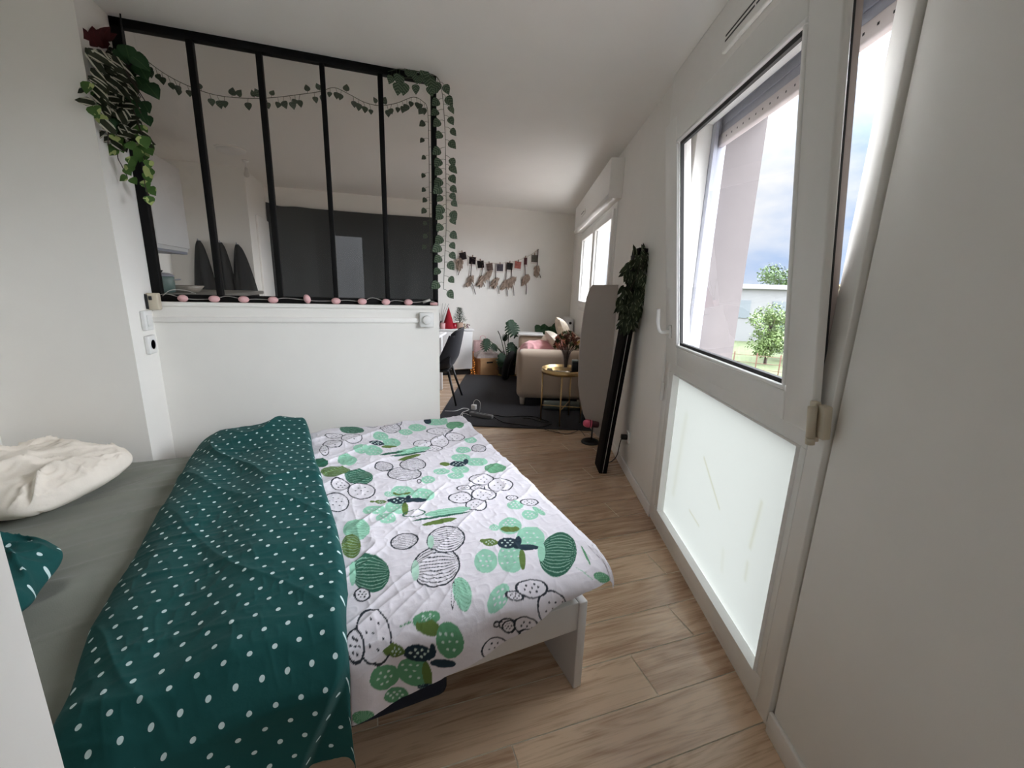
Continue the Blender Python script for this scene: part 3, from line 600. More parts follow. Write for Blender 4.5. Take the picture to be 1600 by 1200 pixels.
def print_colour(A, B):
    col = np.empty(A.shape+(3,)); col[:] = COL['base']
    col *= (1-.03*vn(A*60, B*60, 4))[..., None]
    rs = np.random.RandomState(11)
    for style, cn, c, U, V, k in PRINT:
        r = np.linalg.norm(U)+np.linalg.norm(V)
        msk = (np.abs(A-c[0]) < r*1.2) & (np.abs(B-c[1]) < r*1.2)
        if not msk.any(): continue
        a, b = A[msk]-c[0], B[msk]-c[1]; det = U[0]*V[1]-U[1]*V[0]
        s = (a*V[1]-b*V[0])/det; t = (U[0]*b-U[1]*a)/det
        R = np.hypot(s, t); ins = R < 1; sz = (np.linalg.norm(U)+np.linalg.norm(V))/2; lw = .0030/sz
        cc = col[msk]
        if style in ('fill', 'dots', 'rib'):
            cc[ins] = COL[cn]*(1 if style != 'dots' else 1)
        if style in ('odot', 'orib'): cc[ins] = COL['base']
        if style == 'ring' or style[0] == 'o': cc[np.abs(R-1) < lw] = COL['ink' if cn != 'dark' else 'dark']
        if style in ('rib', 'orib'):
            m_ = t/np.sqrt(np.clip(1-s*s, .02, None)); ph = (m_*k/2) % 1.0
            ln = ins & (np.abs(ph-.5) < (.10 if style == 'rib' else .13))
            cc[ln] = COL['ink'] if style == 'orib' else (COL[cn]*.45+COL['pale']*.55 if cn in ('dark', 'olive', 'navy', 'green') else COL['green']*.75+COL['mint']*.25)
        if style in ('dots', 'odot'):
            nd = 9; gsp = 2.0/4.2
            for i in range(-3, 4):
                for j in range(-3, 4):
                    x = (i+.5*(j % 2))*gsp+rs.uniform(-.06, .06); y = j*gsp*.9+rs.uniform(-.06, .06)
                    if x*x+y*y > .62: continue
                    d2 = ((s-x)*np.linalg.norm(U))**2+((t-y)*np.linalg.norm(V))**2
                    cc[d2 < min(.0040 if style == 'dots' else .0034, .12*sz)**2] = COL['ink'] if style == 'odot' else (COL['pale']*.6+COL['base']*.4 if cn != 'mint' else COL['base']*.9)
        col[msk] = cc
    return col
def edge(s, r, flare=0.0):                            # cloth running over a rounded edge: (outward, drop)
    ang = np.clip(s/r, 0, PI/2); x = np.where(s <= 0, s, r*np.sin(ang)); d = np.where(s <= 0, 0, r*(1-np.cos(ang)))
    ex = np.clip(s-r*PI/2, 0, None); return x+ex*flare, d+ex
duv = thing('duvet', 'crumpled duvet with a green cactus print, its green dotted head end folded back', 'duvet', BO, BT)
# lower layer: cactus side
na, nb = 520, 720
at_ = np.linspace(-1.05, .175, na); hemz = np.interp(at_, [-1.05, -.735, -.67, -.49, -.378, -.24, -.136, -.05, .04, .2], [.22, .235, .25, .29, .315, .36, .405, .43, .43, .40])
hemz = hemz+.008*np.sin(at_*23)
drop = .478-hemz; bmin = .02-np.where(drop > .07, .07*PI/2+(drop-.07), .07*np.arccos(np.clip(1-drop/.07, -1, 1)))
tb = np.linspace(0, 1, nb); A = np.repeat(at_[:, None], nb, 1); B = bmin[:, None]+(1.73-bmin[:, None])*tb[None]
Aw = np.where(A > .045, .045+(A-.045)*(.12+.88*sst(-.02, .32, B)), A); xo, dA = edge(Aw-.045, .06); yo, dB = edge(.02-B, .07, -.03); yf, dF = edge(B-1.58, .075)
near = B < .8
P_ = .045+xo; Q_ = np.where(near, .02-yo, 1.58+yf)
top = .474+.010*vn(A*3, B*3, 5)+.006*vn(A*9, B*9, 6)
ang1 = A*.55+B*.85; ang2 = -A*.85+B*.55
ang3 = A*.80+B*.60; ang4 = A*.60-B*.80
puck = .017*ridge(ang4*6+.25*vn(A*3, B*3, 8), ang3*1.1, 7)**6*sst(.9, 1.5, B)+.012*ridge(ang4*10, ang3*1.6, 9)**5*sst(-.35, -.7, A)+.007*ridge(ang4*13+1.0*vn(A*3, B*3, 2), ang3*3+vn(A*4, B*4, 6), 10)**4*sst(.35, .75, vn(A*2.4, B*2.4, 15))
fine = .0018*ridge(A*26+.6*vn(A*8, B*8, 1), B*17, 12)**3+.0016*ridge(B*38, A*25, 13)**3+.0016*(vn(A*45, B*45, 14)-.5)
Z_ = top+puck+fine*1.2+.018*sst(-.25, -.75, A)*0 - dA - np.where(near, dB, dF)
Q_ = Q_ - np.where(near & (dB > .03), .010*np.sin(A*26+2*vn(A*5, B*3, 3))*sst(.03, .12, dB), 0)
Z_ = np.maximum(Z_, .2)
rest = np.stack([A, B], -1); m = MB(); m.smooth = True; m.grid(np.stack([P_, Q_, Z_], -1))
cov = m.build('cactus_cover', CACT, duv); cov['label'] = 'white cotton side printed with green and outlined cacti'
colr = print_colour(A, B).reshape(-1, 3); ca = cov.data.color_attributes.new('print', 'FLOAT_COLOR', 'POINT')
ca.data.foreach_set('color', np.concatenate([colr, np.ones((len(colr), 1))], 1).ravel().astype(np.float32))
# upper layer: dotted side folded back towards the foot
na, nb = 240, 420
S_ = np.linspace(0, 1, na)[:, None]; T_ = np.linspace(0, 1, nb)[None]
Bg = -.36+(1.735+.36)*T_+0*S_
left = np.interp(Bg, [-.4, .1, .28, .8, 1.6, 1.75], [-1.26, -1.29, -1.325, -1.35, -1.385, -1.39])+.012*(vn(Bg*5, 0*Bg, 3)-.5)
right = np.interp(Bg, [-.4, .0, .15, .6, 1.1, 1.6, 1.75], [-.735, -.735, -.715, -.745, -.80, -.845, -.85])+.01*(vn(Bg*6, 0*Bg, 4)-.5)
Ag = left+(right-left)*S_
w0 = (Ag-left); w1 = (right-Ag)
def lip(w, r): return np.sqrt(np.clip(r*r-np.clip(r-w, 0, r)**2, 0, None))/r
th = .052+.020*vn(Ag*3, Bg*3, 21)+.045*sst(1.25, 1.6, Bg)*sst(0, .25, w0)
lay = np.where(w0 < w1, .0, .030)
zb = .440+(.474-.440)*sst(-1.15, -.95, Ag)
Zg = zb+lay*lip(np.clip(w1, 0, .02), .02)+(th-lay)*lip(np.clip(w0, 0, .16), .16)*lip(np.clip(w1, 0, .03), .03)
g1 = Ag*.85+Bg*.53; g2 = Bg*.85-Ag*.53
wrk = .022*ridge(g1*6.5+.3*vn(Ag*4, Bg*4, 2), g2*1.4, 31)**5*(.25+.75*sst(.5, 1.4, Bg))+.004*ridge(Bg*15+Ag*4, g1*3, 33)**3+.0022*ridge(Bg*27, Ag*14, 34)**3+.0018*ridge(Ag*34+Bg*9, Bg*22, 36)**3
yo, dB = edge(.02-Bg, .075, .02); yf, dF = edge(Bg-1.575, .085); near = Bg < .8
Qg = np.where(near, .02-yo-.012*sst(.0, .1, .1-Bg), 1.575+yf)
Zg = Zg+wrk*lip(np.clip(w1, 0, .04), .04)*lip(np.clip(w0, 0, .04), .04)-np.where(near, dB, dF)
crease = sst(-.02, .03, (-.745-Ag)-.42*(.44-Zg))*sst(.02, .12, dB)*near
Qg = Qg-.045*crease-.03*np.exp(-((Zg-.25+.30*(Ag+1.0))/.055)**2)*near*sst(.03, .1, dB)*sst(-.8, -.95, Ag)-np.where(near, .010*np.sin(Ag*17+1)*sst(.05, .2, dB), 0)
Zg = np.maximum(Zg, .07)
m = MB(); m.smooth = True; m.grid(np.stack([Ag, Qg, Zg], -1), np.stack([Ag, Bg], -1)); fo = m.build('folded_end', GDOT, duv); fo['label'] = 'dark green underside with small white dots'
m = MB().tube([(right[-1, j]+.004, Qg[-1, j], Zg[-1, j]-.002) for j in range(84, nb-30, 3)], .0022, 6); m.build('piping', mat('white_edge_seam', (214, 214, 216), .8, noise=.02), duv)
def pillow(name, label, c, size, rz, m_, seed, uvs=1.0, tilt=0.0, loc_z=.44):
    t = bpy.data.objects; n = 110; g = np.sin(np.linspace(-1, 1, n)*PI/2); X_, Y_ = np.meshgrid(g, g, indexing='ij')
    sq = 1-.22*(X_**2*Y_**2); pr = (np.clip(1-np.abs(X_)**2.6, 0, 1)*np.clip(1-np.abs(Y_)**2.6, 0, 1))**.5
    pin = 1-.10*(1-np.abs(X_))*0-.07*(Y_**2)*(1-X_**2)-.0
    px = X_*size[0]/2*sq*(1+.04*np.sin(Y_*6+seed)*np.abs(X_)**4); pyy = Y_*size[1]/2*sq*(1+.04*np.sin(X_*7+seed)*np.abs(Y_)**4)
    wv = .034*(ridge(X_*2.2+Y_*1.4, Y_*1.2-X_*.6, seed)**4-.2)+.014*ridge(X_*5-Y_*3, Y_*2.5+X_, seed+2)**4+.006*ridge(X_*11, Y_*6, seed+3)**3
    m = MB(); m.smooth = True; ctr = np.array([0, 0, size[2]/2+loc_z*0])
    for sgn in (1, -1):
        P3 = np.stack([px, pyy, size[2]*.42+sgn*pr*size[2]/2*(1 if sgn > 0 else .8)+wv*(1 if sgn > 0 else .2)*sst(0, .4, pr)+.01*np.sin(Y_*5+seed)*(1-pr)], -1)
        if sgn < 0: P3 = P3[::-1]
        m.grid(P3, np.stack([px, pyy], -1) if sgn > 0 else np.stack([px, pyy], -1)[::-1])
    o = m.build(name, m_, None); o.location = Vector((BO+B1*c[0]+B2*c[1]+np.array([0, 0, loc_z])).tolist()); o.rotation_euler = (tilt, 0, BT+rz)
    return o
tag(pillow('pillow', 'ivory crumpled pillow at the head of the bed by the far wall', (-1.85, 1.24), (.56, .56, .20), -.25, PILL, 3), 'ivory crumpled pillow at the head of the bed by the far wall', 'pillow')
tag(pillow('pillow', '', (-1.80, .44), (.66, .50, .17), .12, GDOT, 5), 'dark green pillow with white dots beside the near wall end', 'pillow')
ub = thing('storage_bag', 'dark navy fabric storage bag pushed under the near side of the bed', 'bag', BO+B1*-.60+B2*.36, BT)
MB().box((-.22, -.22, 0), (.17, .25, .16), .03, None, 3).build('bag_body', mat('navy_bag_fabric', (36, 42, 56), .8, noise=.15, bump=.3), ub); MB().box((-.225, -.225, .14), (.175, .255, .152), .004).build('zip_edge', BLK, ub)
# ================================================================== PLANTS AND GARLANDS NEAR THE PARTITION
HEART = [(0, .12), (.10, .40), (.3, .5), (.55, .42), (.8, .2), (1, 0)]
NARROW = [(0, .02), (.2, .17), (.45, .22), (.75, .14), (1, 0)]
LANCE = [(0, .03), (.2, .26), (.45, .32), (.75, .2), (1, 0)]
def rel(p, o): return np.array(p)-np.array(o)
# --- the hanging plant at the left end of the partition
HO = np.array([-1.0, 2.62, 2.02]); hp = thing('hanging_plant', 'large mixed hanging plant with striped, red and green leaves at the left partition post', 'plant', HO)
R = random.Random(12)
def hpos(u, v, y=None):
    y = y if y is not None else R.uniform(2.56, 2.70)
    p = ony(u, v, y)
    while p[0] < -1.065 and y > 2.3: y -= .02; p = ony(u, v, y)
    return rel(p, HO)
def imgdir(a, y=0.0): a = math.radians(a); return np.array([math.cos(a), y, -math.sin(a)])     # a: degrees clockwise from image right
m = MB()
for u, v, a, L in ((141, 64, 232, .14), (150, 62, 262, .10), (152, 64, 290, .11), (160, 60, 300, .12), (158, 66, 200, .08), (166, 62, 320, .1), (152, 74, 250, .13), (160, 76, 275, .14), (165, 72, 230, .13), (172, 70, 200, .12), (156, 70, 215, .13)): m.leaf(hpos(u, v, 2.64), imgdir(a, -.1), (0, -1, .3), L*.52, .8, .2, .2, LANCE if a < 240 else None)
m.build('red_leaves', REDL, hp)['label'] = 'dark red leaves at the top'
m = MB(); ms = MB()
for i in range(170):
    t = R.random(); v = 72+t*150; c = 152+t*44; wd_ = 24 if t < .3 else 34
    u = c+R.uniform(-wd_, wd_)*.85; up = t < .42; a = R.uniform(20, 65) if up else R.choice([R.uniform(-20, 60), R.uniform(150, 205), R.uniform(30, 120)])
    m.leaf(hpos(u, v, R.uniform(2.55, 2.66)), imgdir(a, R.uniform(-.5, .1)), (R.uniform(-.3, .3), -1, .5), R.uniform(.075, .10) if up else R.uniform(.05, .068), .72 if up else 1.05, .15, .25, LANCE)
m.build('striped_leaves', ZEB, hp)['label'] = 'silver striped leaves'
m = MB()
for u, v, a, L in ((205, 80, 60, .13), (207, 88, 35, .14), (215, 100, 60, .13), (190, 100, 70, .13), (212, 120, 55, .14), (228, 130, 50, .14), (200, 130, 80, .13), (222, 158, 60, .10), (227, 180, 70, .09), (196, 70, 80, .12), (186, 76, 60, .12), (205, 150, 85, .12), (215, 170, 60, .1)):
    m.leaf(hpos(u, v, R.uniform(2.6, 2.68)), imgdir(a, -.2), (.2, -1, .6), L*.55, 1.05, .12, .2, HEART)
for i in range(34): m.leaf(hpos(170+R.uniform(-12, 36), 85+R.uniform(0, 120), 2.69), imgdir(R.uniform(20, 120), R.uniform(-.4, .2)), (R.uniform(-.3, .3), -1, .5), R.uniform(.045, .07), 1, .1, .2, HEART)
m.build('green_leaves', PHIL, hp)['label'] = 'plain dark green leaves'
m = MB()
for u, v in ((140, 128), (150, 140), (146, 165), (157, 178), (165, 150), (195, 200), (208, 205), (216, 195), (222, 212), (186, 222), (214, 225), (222, 235), (228, 238), (232, 250), (236, 262), (204, 244), (211, 252), (205, 258), (225, 225), (178, 208), (182, 230), (200, 222), (230, 270), (224, 282), (233, 292), (228, 268), (232, 306), (196, 262), (199, 276), (205, 278)):
    m.leaf(hpos(u, v, R.uniform(2.5, 2.62)), imgdir(R.uniform(50, 150), R.uniform(-.5, 0)), (R.uniform(-.3, .3), -1, .5), R.uniform(.042, .06) if v < 250 else R.uniform(.035, .048), 1.1, .12, .2, HEART)
m.build('variegated_leaves', POTH, hp)['label'] = 'yellow green variegated leaves'
m = MB()
for k in range(14):
    e = (R.uniform(165, 228), R.uniform(150, 235)); m.tube(spline([hpos(168, 72, 2.66), hpos(168+(e[0]-168)*.4, 72+(e[1]-72)*.35, 2.6), hpos(*e, 2.58)], 6), .0022, 5)
m.tube(spline([hpos(186, 225, 2.58), hpos(184, 245, 2.58), hpos(190, 258, 2.58), hpos(199, 276, 2.58)], 6), .002, 5)
m.tube(spline([hpos(222, 235, 2.58), hpos(230, 265, 2.58), hpos(226, 285, 2.58), hpos(234, 310, 2.58)], 6), .002, 5)
m.build('stems', BSTEM, hp)
m = MB().lathe([(.03, 0), (.042, .01), (.048, .07), (.044, .072), (.04, .02), (.001, .015)], rel((-1.015, 2.69, 2.25), HO), 20); m.tube([rel((-1.015, 2.69, 2.32), HO), rel((-1.02, 2.72, 2.5), HO)], .003, 6)
m.build('pot', mat('dark_pot', (30, 26, 26), .6, noise=.1), hp)
# --- leaf garlands
def garland(name, label, paths, y, ls, mat_, hang, seed, org, step):
    t = thing(name, label, 'leaf garland', org); R = random.Random(seed); st = MB(); lf = MB()
    for path in paths:
        P = [rel(ony(u, v, yy if yy else y), org) for u, v, yy in path]; S = spline(P, 10); st.tube(S, .0018, 6)
        acc = 0; side = 1
        for i in range(1, len(S)):
            acc += np.linalg.norm(S[i]-S[i-1])
            if acc > step:
                acc = 0; side = -side; d = S[i]-S[i-1]; d /= np.linalg.norm(d)
                vert = abs(d[2]) > .75
                if vert:
                    b = S[i]+np.array([side*R.uniform(.022, .034), R.uniform(-.015, .005), -R.uniform(.0, .015)]); dr = np.array([side*.8+R.uniform(-.3, .3), R.uniform(-.3, .1), -.8])
                else:
                    up = R.random() < .22; b = S[i]+np.array([R.uniform(-.01, .01), R.uniform(-.015, .005), .008 if up else -R.uniform(.02, .032)]); dr = np.array([R.uniform(-.35, .35), R.uniform(-.3, .1), .5 if up else -1])
                st.tube([S[i], (S[i]+b)/2+np.array([0, -.002, .003]), b], .0011, 5)
                lf.leaf(b, dr, (R.uniform(-.35, .35), -1, .25), ls*R.uniform(.8, 1.15), .95, .12, .15, HEART)
    st.build('vine', STEM, t); lf.build('leaves', mat_, t); return t
garland('leaf_garland', 'green leaf garland draped behind the glass partition', [
    [(218, 84, 2.805), (236, 100, None), (262, 118, None), (296, 135, None), (335, 148, None), (375, 153, None), (420, 153, None), (465, 148, None), (500, 143, None), (522, 137, None), (545, 147, None), (570, 160, None), (594, 165, None), (620, 161, None), (645, 152, None), (660, 158, None), (668, 172, None), (670, 230, None), (671, 300, None), (672, 390, None)]], 2.93, .037, LEAFG, 1, 3, (-.3, 2.93, 2.3), .027)
garland('leaf_garland', 'green leaf garland over the top right corner of the partition, hanging down its post', [
    [(606, 112, None), (622, 108, None), (640, 110, None), (660, 113, None), (682, 120, None), (690, 140, None), (694, 180, None), (696, 230, None), (697, 300, None), (697, 360, None), (695, 400, None), (693, 452, None)],
    [(614, 122, None), (640, 122, None), (668, 128, None), (676, 132, None)]], 2.735, .056, LEAFG, 1, 9, (.43, 2.735, 2.0), .022)

# ================================================================== BY THE WINDOW WALL
# tall narrow dark board leaning on the wall
lb = thing('leaning_board', 'tall narrow dark wooden board leaning on the window wall', 'board', W(-.18, 1.853, 0), -WA)
ln = math.atan2(.145, 1.62)
def lbp(m, lo, hi, bev=.003):
    M_ = Matrix.Rotation(ln, 4, 'Y'); m.box(lo, hi, bev, M_)
m = MB(); lbp(m, (-.026, 0, 0), (.0, .185, 1.62)); m.build('front_panel', DARKWOOD, lb)
m = MB(); lbp(m, (.004, .004, 0), (.034, .185, 1.62)); m.build('back_panel', DARKWOOD, lb)
m = MB(); lbp(m, (.0, .001, .01), (.004, .18, 1.61), .001); m.build('highlight_strip', mat('edge_highlight', (190, 186, 180), .35, noise=.03), lb)['label'] = 'thin painted highlight between the two dark layers'  # highlight along the board's edge, put in as a pale strip
# trailing plant hung over its top
TO = W(-.07, 1.86, 1.45); tp = thing('trailing_plant', 'dark trailing plant hanging over the top of the leaning board', 'plant', TO)
R = random.Random(4)
def tpos(u, v, o=None):
    o = o if o is not None else R.uniform(-.16, -.05); s, z = onwall(u, v, o)
    p = W(o, s, z); lim = 1.80
    # keep the leaves close to the board
    if s < 1.72 or s > 2.05:
        d = ray(u, v); b = W(0, 1.85)-EYE; p = EYE+d*(b@WD)/(d@WD)
        oo = (p-WP)@WN
        if oo > -.02: p = p - WN*(oo+.02)
    return rel(p, TO)
TL = node_leaf('dark_trailing_leaf', (44, 54, 34), (150, 156, 128), 'zebra')
m = MB()
for i in range(280):
    t = R.random()**.8; v = 398+t*112; c = 1003-t*24; w_ = 21 if t < .6 else 21*(1-(t-.6)/.55)
    u = c+R.uniform(-w_, w_); m.leaf(tpos(u, v), imgdir(90+R.uniform(-50, 50), R.uniform(-.5, .3)), (R.uniform(-.6, .6), -1, .3), R.uniform(.055, .09), 1.0, .15, .2, NARROW)
m.leaf(tpos(1004, 396, -.08), imgdir(100, -.3), (.3, -1, .6), .06, .9, .2, .2, NARROW)
for i in range(40): m.leaf(tpos(1004+R.uniform(-12, 14), 396+R.uniform(-4, 14), -.085), imgdir(R.uniform(20, 160), R.uniform(-.9, -.2)), (R.uniform(-.6, .6), -.6, .6), R.uniform(.05, .075), .9, .15, .2, NARROW)
for u, v, a in ((992, 402, 265), (1004, 400, 278), (1006, 402, 262)): m.leaf(tpos(u, v, -.08), imgdir(a, 0), (.3, -1, .2), .085, .9, .2, .2, LANCE)
m.build('leaves', TL, tp)
m = MB()
for k in range(9):
    e = (R.uniform(975, 1010), R.uniform(450, 505)); m.tube(spline([tpos(1003, 398, -.07), tpos((1003+e[0])/2+4, (398+e[1])/2, -.1), tpos(*e, -.1)], 6), .0016, 5)
m.build('stems', BSTEM, tp)
m = MB().lathe([(.03, 0), (.042, .008), (.048, .065), (.044, .066), (.036, .012), (.001, .01)], rel(W(-.055, 1.90, 1.50), TO), 18); m.build('pot', BLK, tp)
# pale rounded board standing against the wall behind it
gbz = [(-.01, 1.381), (-.225, 1.374), (-.248, 1.34), (-.269, 1.266), (-.285, 1.14), (-.298, .95), (-.302, .74), (-.292, .52), (-.268, .36), (-.226, .222), (-.165, .10), (-.095, .03), (-.06, .0), (-.01, .0)]
m = MB(); M_ = Matrix(((1, 0, 0, 0), (0, 0, 1, 0), (0, 1, 0, 0), (0, 0, 0, 1)))
m.prism(gbz[::-1], 0, .03, M_); gb_ = m.build('rounded_board', mat('pale_grey_board', (176, 170, 165), .55, noise=.015), None, Vector(W(0, 2.62, 0))); gb_.rotation_euler = (0, 0, -WA)
tag(gb_, 'pale grey board with a bowed edge standing behind the dark leaning board', 'board')
# small pink lamp
LP = W(-.17, 2.50, 0); lp = thing('spotlight_lamp', 'small lamp with a pink head on a round black foot by the window wall', 'lamp', LP, -WA)
MB().lathe([(.078, 0), (.08, .008), (.07, .022), (.02, .03), (.001, .03)], (0, 0, 0), 30).build('base', BLK, lp)
MB().tube([(.01, 0, .025), (.012, 0, .15)], .007, 10).build('stem', BLK, lp)
M_ = Matrix.Translation((0, 0, .175)) @ Matrix.Rotation(math.radians(-85), 4, 'Y')
MB().lathe([(.001, .075), (.022, .07), (.033, .055), (.036, .035), (.036, .0)], (0, 0, 0), 22, M_).build('shade', mat('hot_pink_enamel', (232, 104, 140), .35, noise=.05), lp)['label'] = 'pink rounded head'
MB().lathe([(.030, 0), (.028, -.06), (.022, -.065), (.001, -.065)], (0, 0, 0), 20, M_).build('cap', mat('burgundy_cap', (70, 22, 36), .4, noise=.05), lp)['label'] = 'dark burgundy end'
MB().lathe([(.0368, .012), (.0368, .018)], (0, 0, 0), 22, M_).build('ring', BLK, lp)
# wall outlet with plug and cord
ol = thing('wall_outlet', 'white wall outlet low on the window wall right of the leaning board', 'socket', W(0, 1.885, .285), -WA)
MB().box((-.014, -.04, -.04), (0, .04, .04), .004).build('plate', WPL, ol)
pc = thing('appliance_cable', 'black plug and power cord running from the wall outlet to the floor behind the board', 'cord', W(-.014, 1.885, .285), -WA)
m = MB().box((-.045, -.018, -.018), (0, .018, .018), .006); m.build('plug', BLK, pc)
MB().tube(spline([(-.04, 0, -.01), (-.05, .0, -.06), (-.055, .03, -.16), (-.075, .10, -.24), (-.11, .16, -.276), (-.14, .2, -.281)], 8), .0035, 8).build('cord', BLK, pc)
# ================================================================== LIVING AREA
def wthing(name, label, cat, o, s, z=0.0, rz=0.0, group=None): return thing(name, label, cat, W(o, s, z), -WA+rz, group)
rg = MB().box((-1.635, 2.815, .001), (-.035, 5.2, .013), .003).build('rug', RUG, None, Vector(WP)); rg.rotation_euler = (0, 0, -WA); tag(rg, 'dark charcoal rectangular rug on the living area floor', 'rug')
# sofa: back along the window wall, near arm towards the camera
sf = wthing('sofa', 'beige fabric sofa under the far window with its broad arm towards the room', 'sofa', -.45, 3.55)
def sbox(nm, lo, hi, bev, m_=SOFA, par=None): return MB().box(lo, hi, bev, None, 4).build(nm, m_, par or sf)
sbox('arm', (-.40, 0, .10), (.40, .26, .648), .07); sbox('arm', (-.40, 1.52, .10), (.40, 1.78, .648), .07)
sbox('base', (-.38, .2, .12), (.36, 1.58, .34), .03); sbox('seat_cushion', (-.42, .265, .33), (.22, .89, .48), .05); sbox('seat_cushion', (-.42, .895, .33), (.22, 1.515, .48), .05)
sbox('backrest', (.16, .2, .3), (.42, 1.58, .74), .07)
for x, y in ((-.33, .09), (.33, .09), (-.33, 1.69), (.33, 1.69)): MB().lathe([(.026, 0), (.034, .105), (.001, .105)], (x, y, .012 if x < .4 else 0), 14).build('leg', mat('pale_wood_leg', (196, 184, 170), .5, noise=.04), sf) if y < 1 else MB().lathe([(.026, 0), (.034, .105), (.001, .105)], (x, y, 0), 14).build('leg', SOFA, sf)
# blanket and cushions on the sofa
n = 60; g = np.linspace(0, 1, n); X_, Y_ = np.meshgrid(g, g, indexing='ij')
PKB = mat('pink_blanket_fleece', (226, 164, 168), .9, noise=.05, nscale=60, bump=.3, sheen=.3)
bh = .13*np.sin(PI*X_)**.5*np.sin(PI*Y_)**.5+.03*ridge(X_*4+Y_*2, Y_*4, 4)+.02*ridge(X_*7, Y_*5, 6)
m = MB(); m.smooth = True; m.grid(np.stack([-.36+.50*X_+.03*np.sin(Y_*9), .30+.55*Y_, .485+.11*np.sin(PI*Y_)*0+bh+.07*(1-X_)*0+.05], -1)); m.grid(np.stack([-.36+.50*X_+.03*np.sin(Y_*9), .30+.55*Y_, 0*X_+.485], -1)[::-1])
o = m.build('blanket', PKB, None, Vector(W(-.45, 3.55, 0))); o.rotation_euler = (0, 0, -WA); tag(o, 'crumpled pale pink blanket heaped on the sofa seat', 'blanket')
def cushion(label, o_, s_, z_, size, rot, m_, seed):
    n = 26; g = np.linspace(-1, 1, n); X_, Y_ = np.meshgrid(g, g, indexing='ij')
    pr = (np.clip(1-np.abs(X_)**3, 0, 1)*np.clip(1-np.abs(Y_)**3, 0, 1))**.45; px = X_*size[0]/2*(1-.08*(1-Y_**2)); py = Y_*size[1]/2*(1-.08*(1-X_**2))
    m = MB(); m.smooth = True; wv = .012*ridge(X_*3, Y_*3, seed)
    m.grid(np.stack([px, py, pr*size[2]/2+wv*pr], -1)); m.grid(np.stack([px, py, -pr*size[2]/2], -1)[::-1])
    o = m.build('cushion', m_, None, Vector(W(o_, s_, z_))); o.rotation_euler = (rot[0], rot[1], -WA+rot[2]); tag(o, label, 'cushion', 'cushions on the sofa'); return o
CC = mat('cream_cushion', (214, 204, 190), .9, noise=.06, nscale=50, bump=.3, bscale=90)
cushion('cream patterned cushion leaning against the sofa back', -.27, 4.30, .76, (.46, .46, .15), (.0, 1.15, 0), mat('cream_patterned_cushion', (196, 184, 166), .9, noise=.2, nscale=26), 3)
cushion('plain cream cushion lying in front of the patterned one', -.36, 4.02, .66, (.40, .40, .15), (.1, .8, .2), CC, 5)
cushion('dusty rose cushion at the near end of the sofa', -.30, 3.93, .63, (.30, .30, .13), (.3, 1.0, .2), mat('dusty_rose_cushion', (192, 140, 132), .9, noise=.06), 7)
o = MB().box((-.20, -.15, 0), (.17, .15, .028), .006).build('tray', WHT, None, Vector(W(-.66, 5.19, .649))); o.rotation_euler = (0, 0, -WA); tag(o, 'thin white tray lying on the far arm of the sofa', 'tray')
# yoga mat
ym = wthing('rolled_mat', 'grey green exercise mat rolled up under the sofa edge', 'exercise mat', -.30, 3.46, .066)
M_ = Matrix.Rotation(PI/2, 4, 'Y')
m = MB().lathe([(.012, -.24), (.05, -.24), (.05, .15), (.012, .15)], (0, 0, 0), 22, M_); m.build('roll', mat('grey_green_foam', (112, 120, 116), .8, noise=.08), ym)
MB().lathe([(.008, .151), (.044, .151), (.044, .155), (.008, .155)], (0, 0, 0), 22, M_).build('roll_end', mat('olive_foam', (70, 76, 44), .8, noise=.1), ym)
# brass side table
TC = W(-.385, 3.085, .013); tt = thing('side_table', 'round brass side table with a mirrored top beside the sofa arm', 'table', TC, -WA)
MB().lathe([(.21, .498), (.216, .498), (.216, .545), (.21, .545), (.21, .498)], (0, 0, 0), 40).build('rim', GOLD, tt)
MB().lathe([(.001, .512), (.209, .512), (.209, .520), (.001, .520)], (0, 0, 0), 40).build('mirror_top', mat('smoked_mirror', (150, 140, 120), .08, 1.0, noise=.02), tt)
R_ = .205
for a in (185, 262, 340, 60):
    a = math.radians(a); MB().tube([(R_*math.cos(a), R_*math.sin(a), .0), (R_*math.cos(a), R_*math.sin(a), .5)], .008, 10).build('leg', GOLD, tt)
m = MB()
for a, b in ((185, 340), (262, 60)):
    a, b = math.radians(a), math.radians(b); m.tube([(R_*math.cos(a), R_*math.sin(a), .16), (R_*math.cos(b), R_*math.sin(b), .16)], .005, 8)
m.build('cross_brace', GOLD, tt)
TT = .534
# vase with dried flowers
va = thing('vase', 'clear glass vase on the brass side table holding the dried bouquet', 'vase', TC+WN*.02+WD*-.02+[0, 0, .521])
VG = glassmat('vase_glass', (.97, .96, .97), 1.5)
m = MB().lathe([(.001, .002), (.034, .0), (.036, .006), (.026, .03), (.03, .10), (.046, .20), (.05, .215), (.046, .213), (.027, .10), (.022, .035), (.001, .03)], (0, 0, 0), 26)
for k in range(12):
    a = k*PI/6; m.tube([(.029*math.cos(a), .029*math.sin(a), .04), (.034*math.cos(a+.25), .034*math.sin(a+.25), .11), (.047*math.cos(a+.5), .047*math.sin(a+.5), .2)], .003, 5)
m.build('body', VG, va)
bq = thing('dried_bouquet', 'bouquet of dried brown and rust flowers standing in the glass vase', 'flowers', TC+WN*.02+WD*-.02+[0, 0, .56])
R = random.Random(8); m = MB()
heads = []
for k in range(46):
    a = R.uniform(0, 6.28); r = .125*math.sqrt(R.random()); h = .325-.45*r*r/.1+R.uniform(-.07, .03); e = np.array([r*math.cos(a), r*math.sin(a), h]); heads.append(e)
    m.tube(spline([(e[0]*.12, e[1]*.12, 0), (e[0]*.3, e[1]*.3, .14), e], 4), .0018, 5)
m.build('stems', BSTEM, bq)
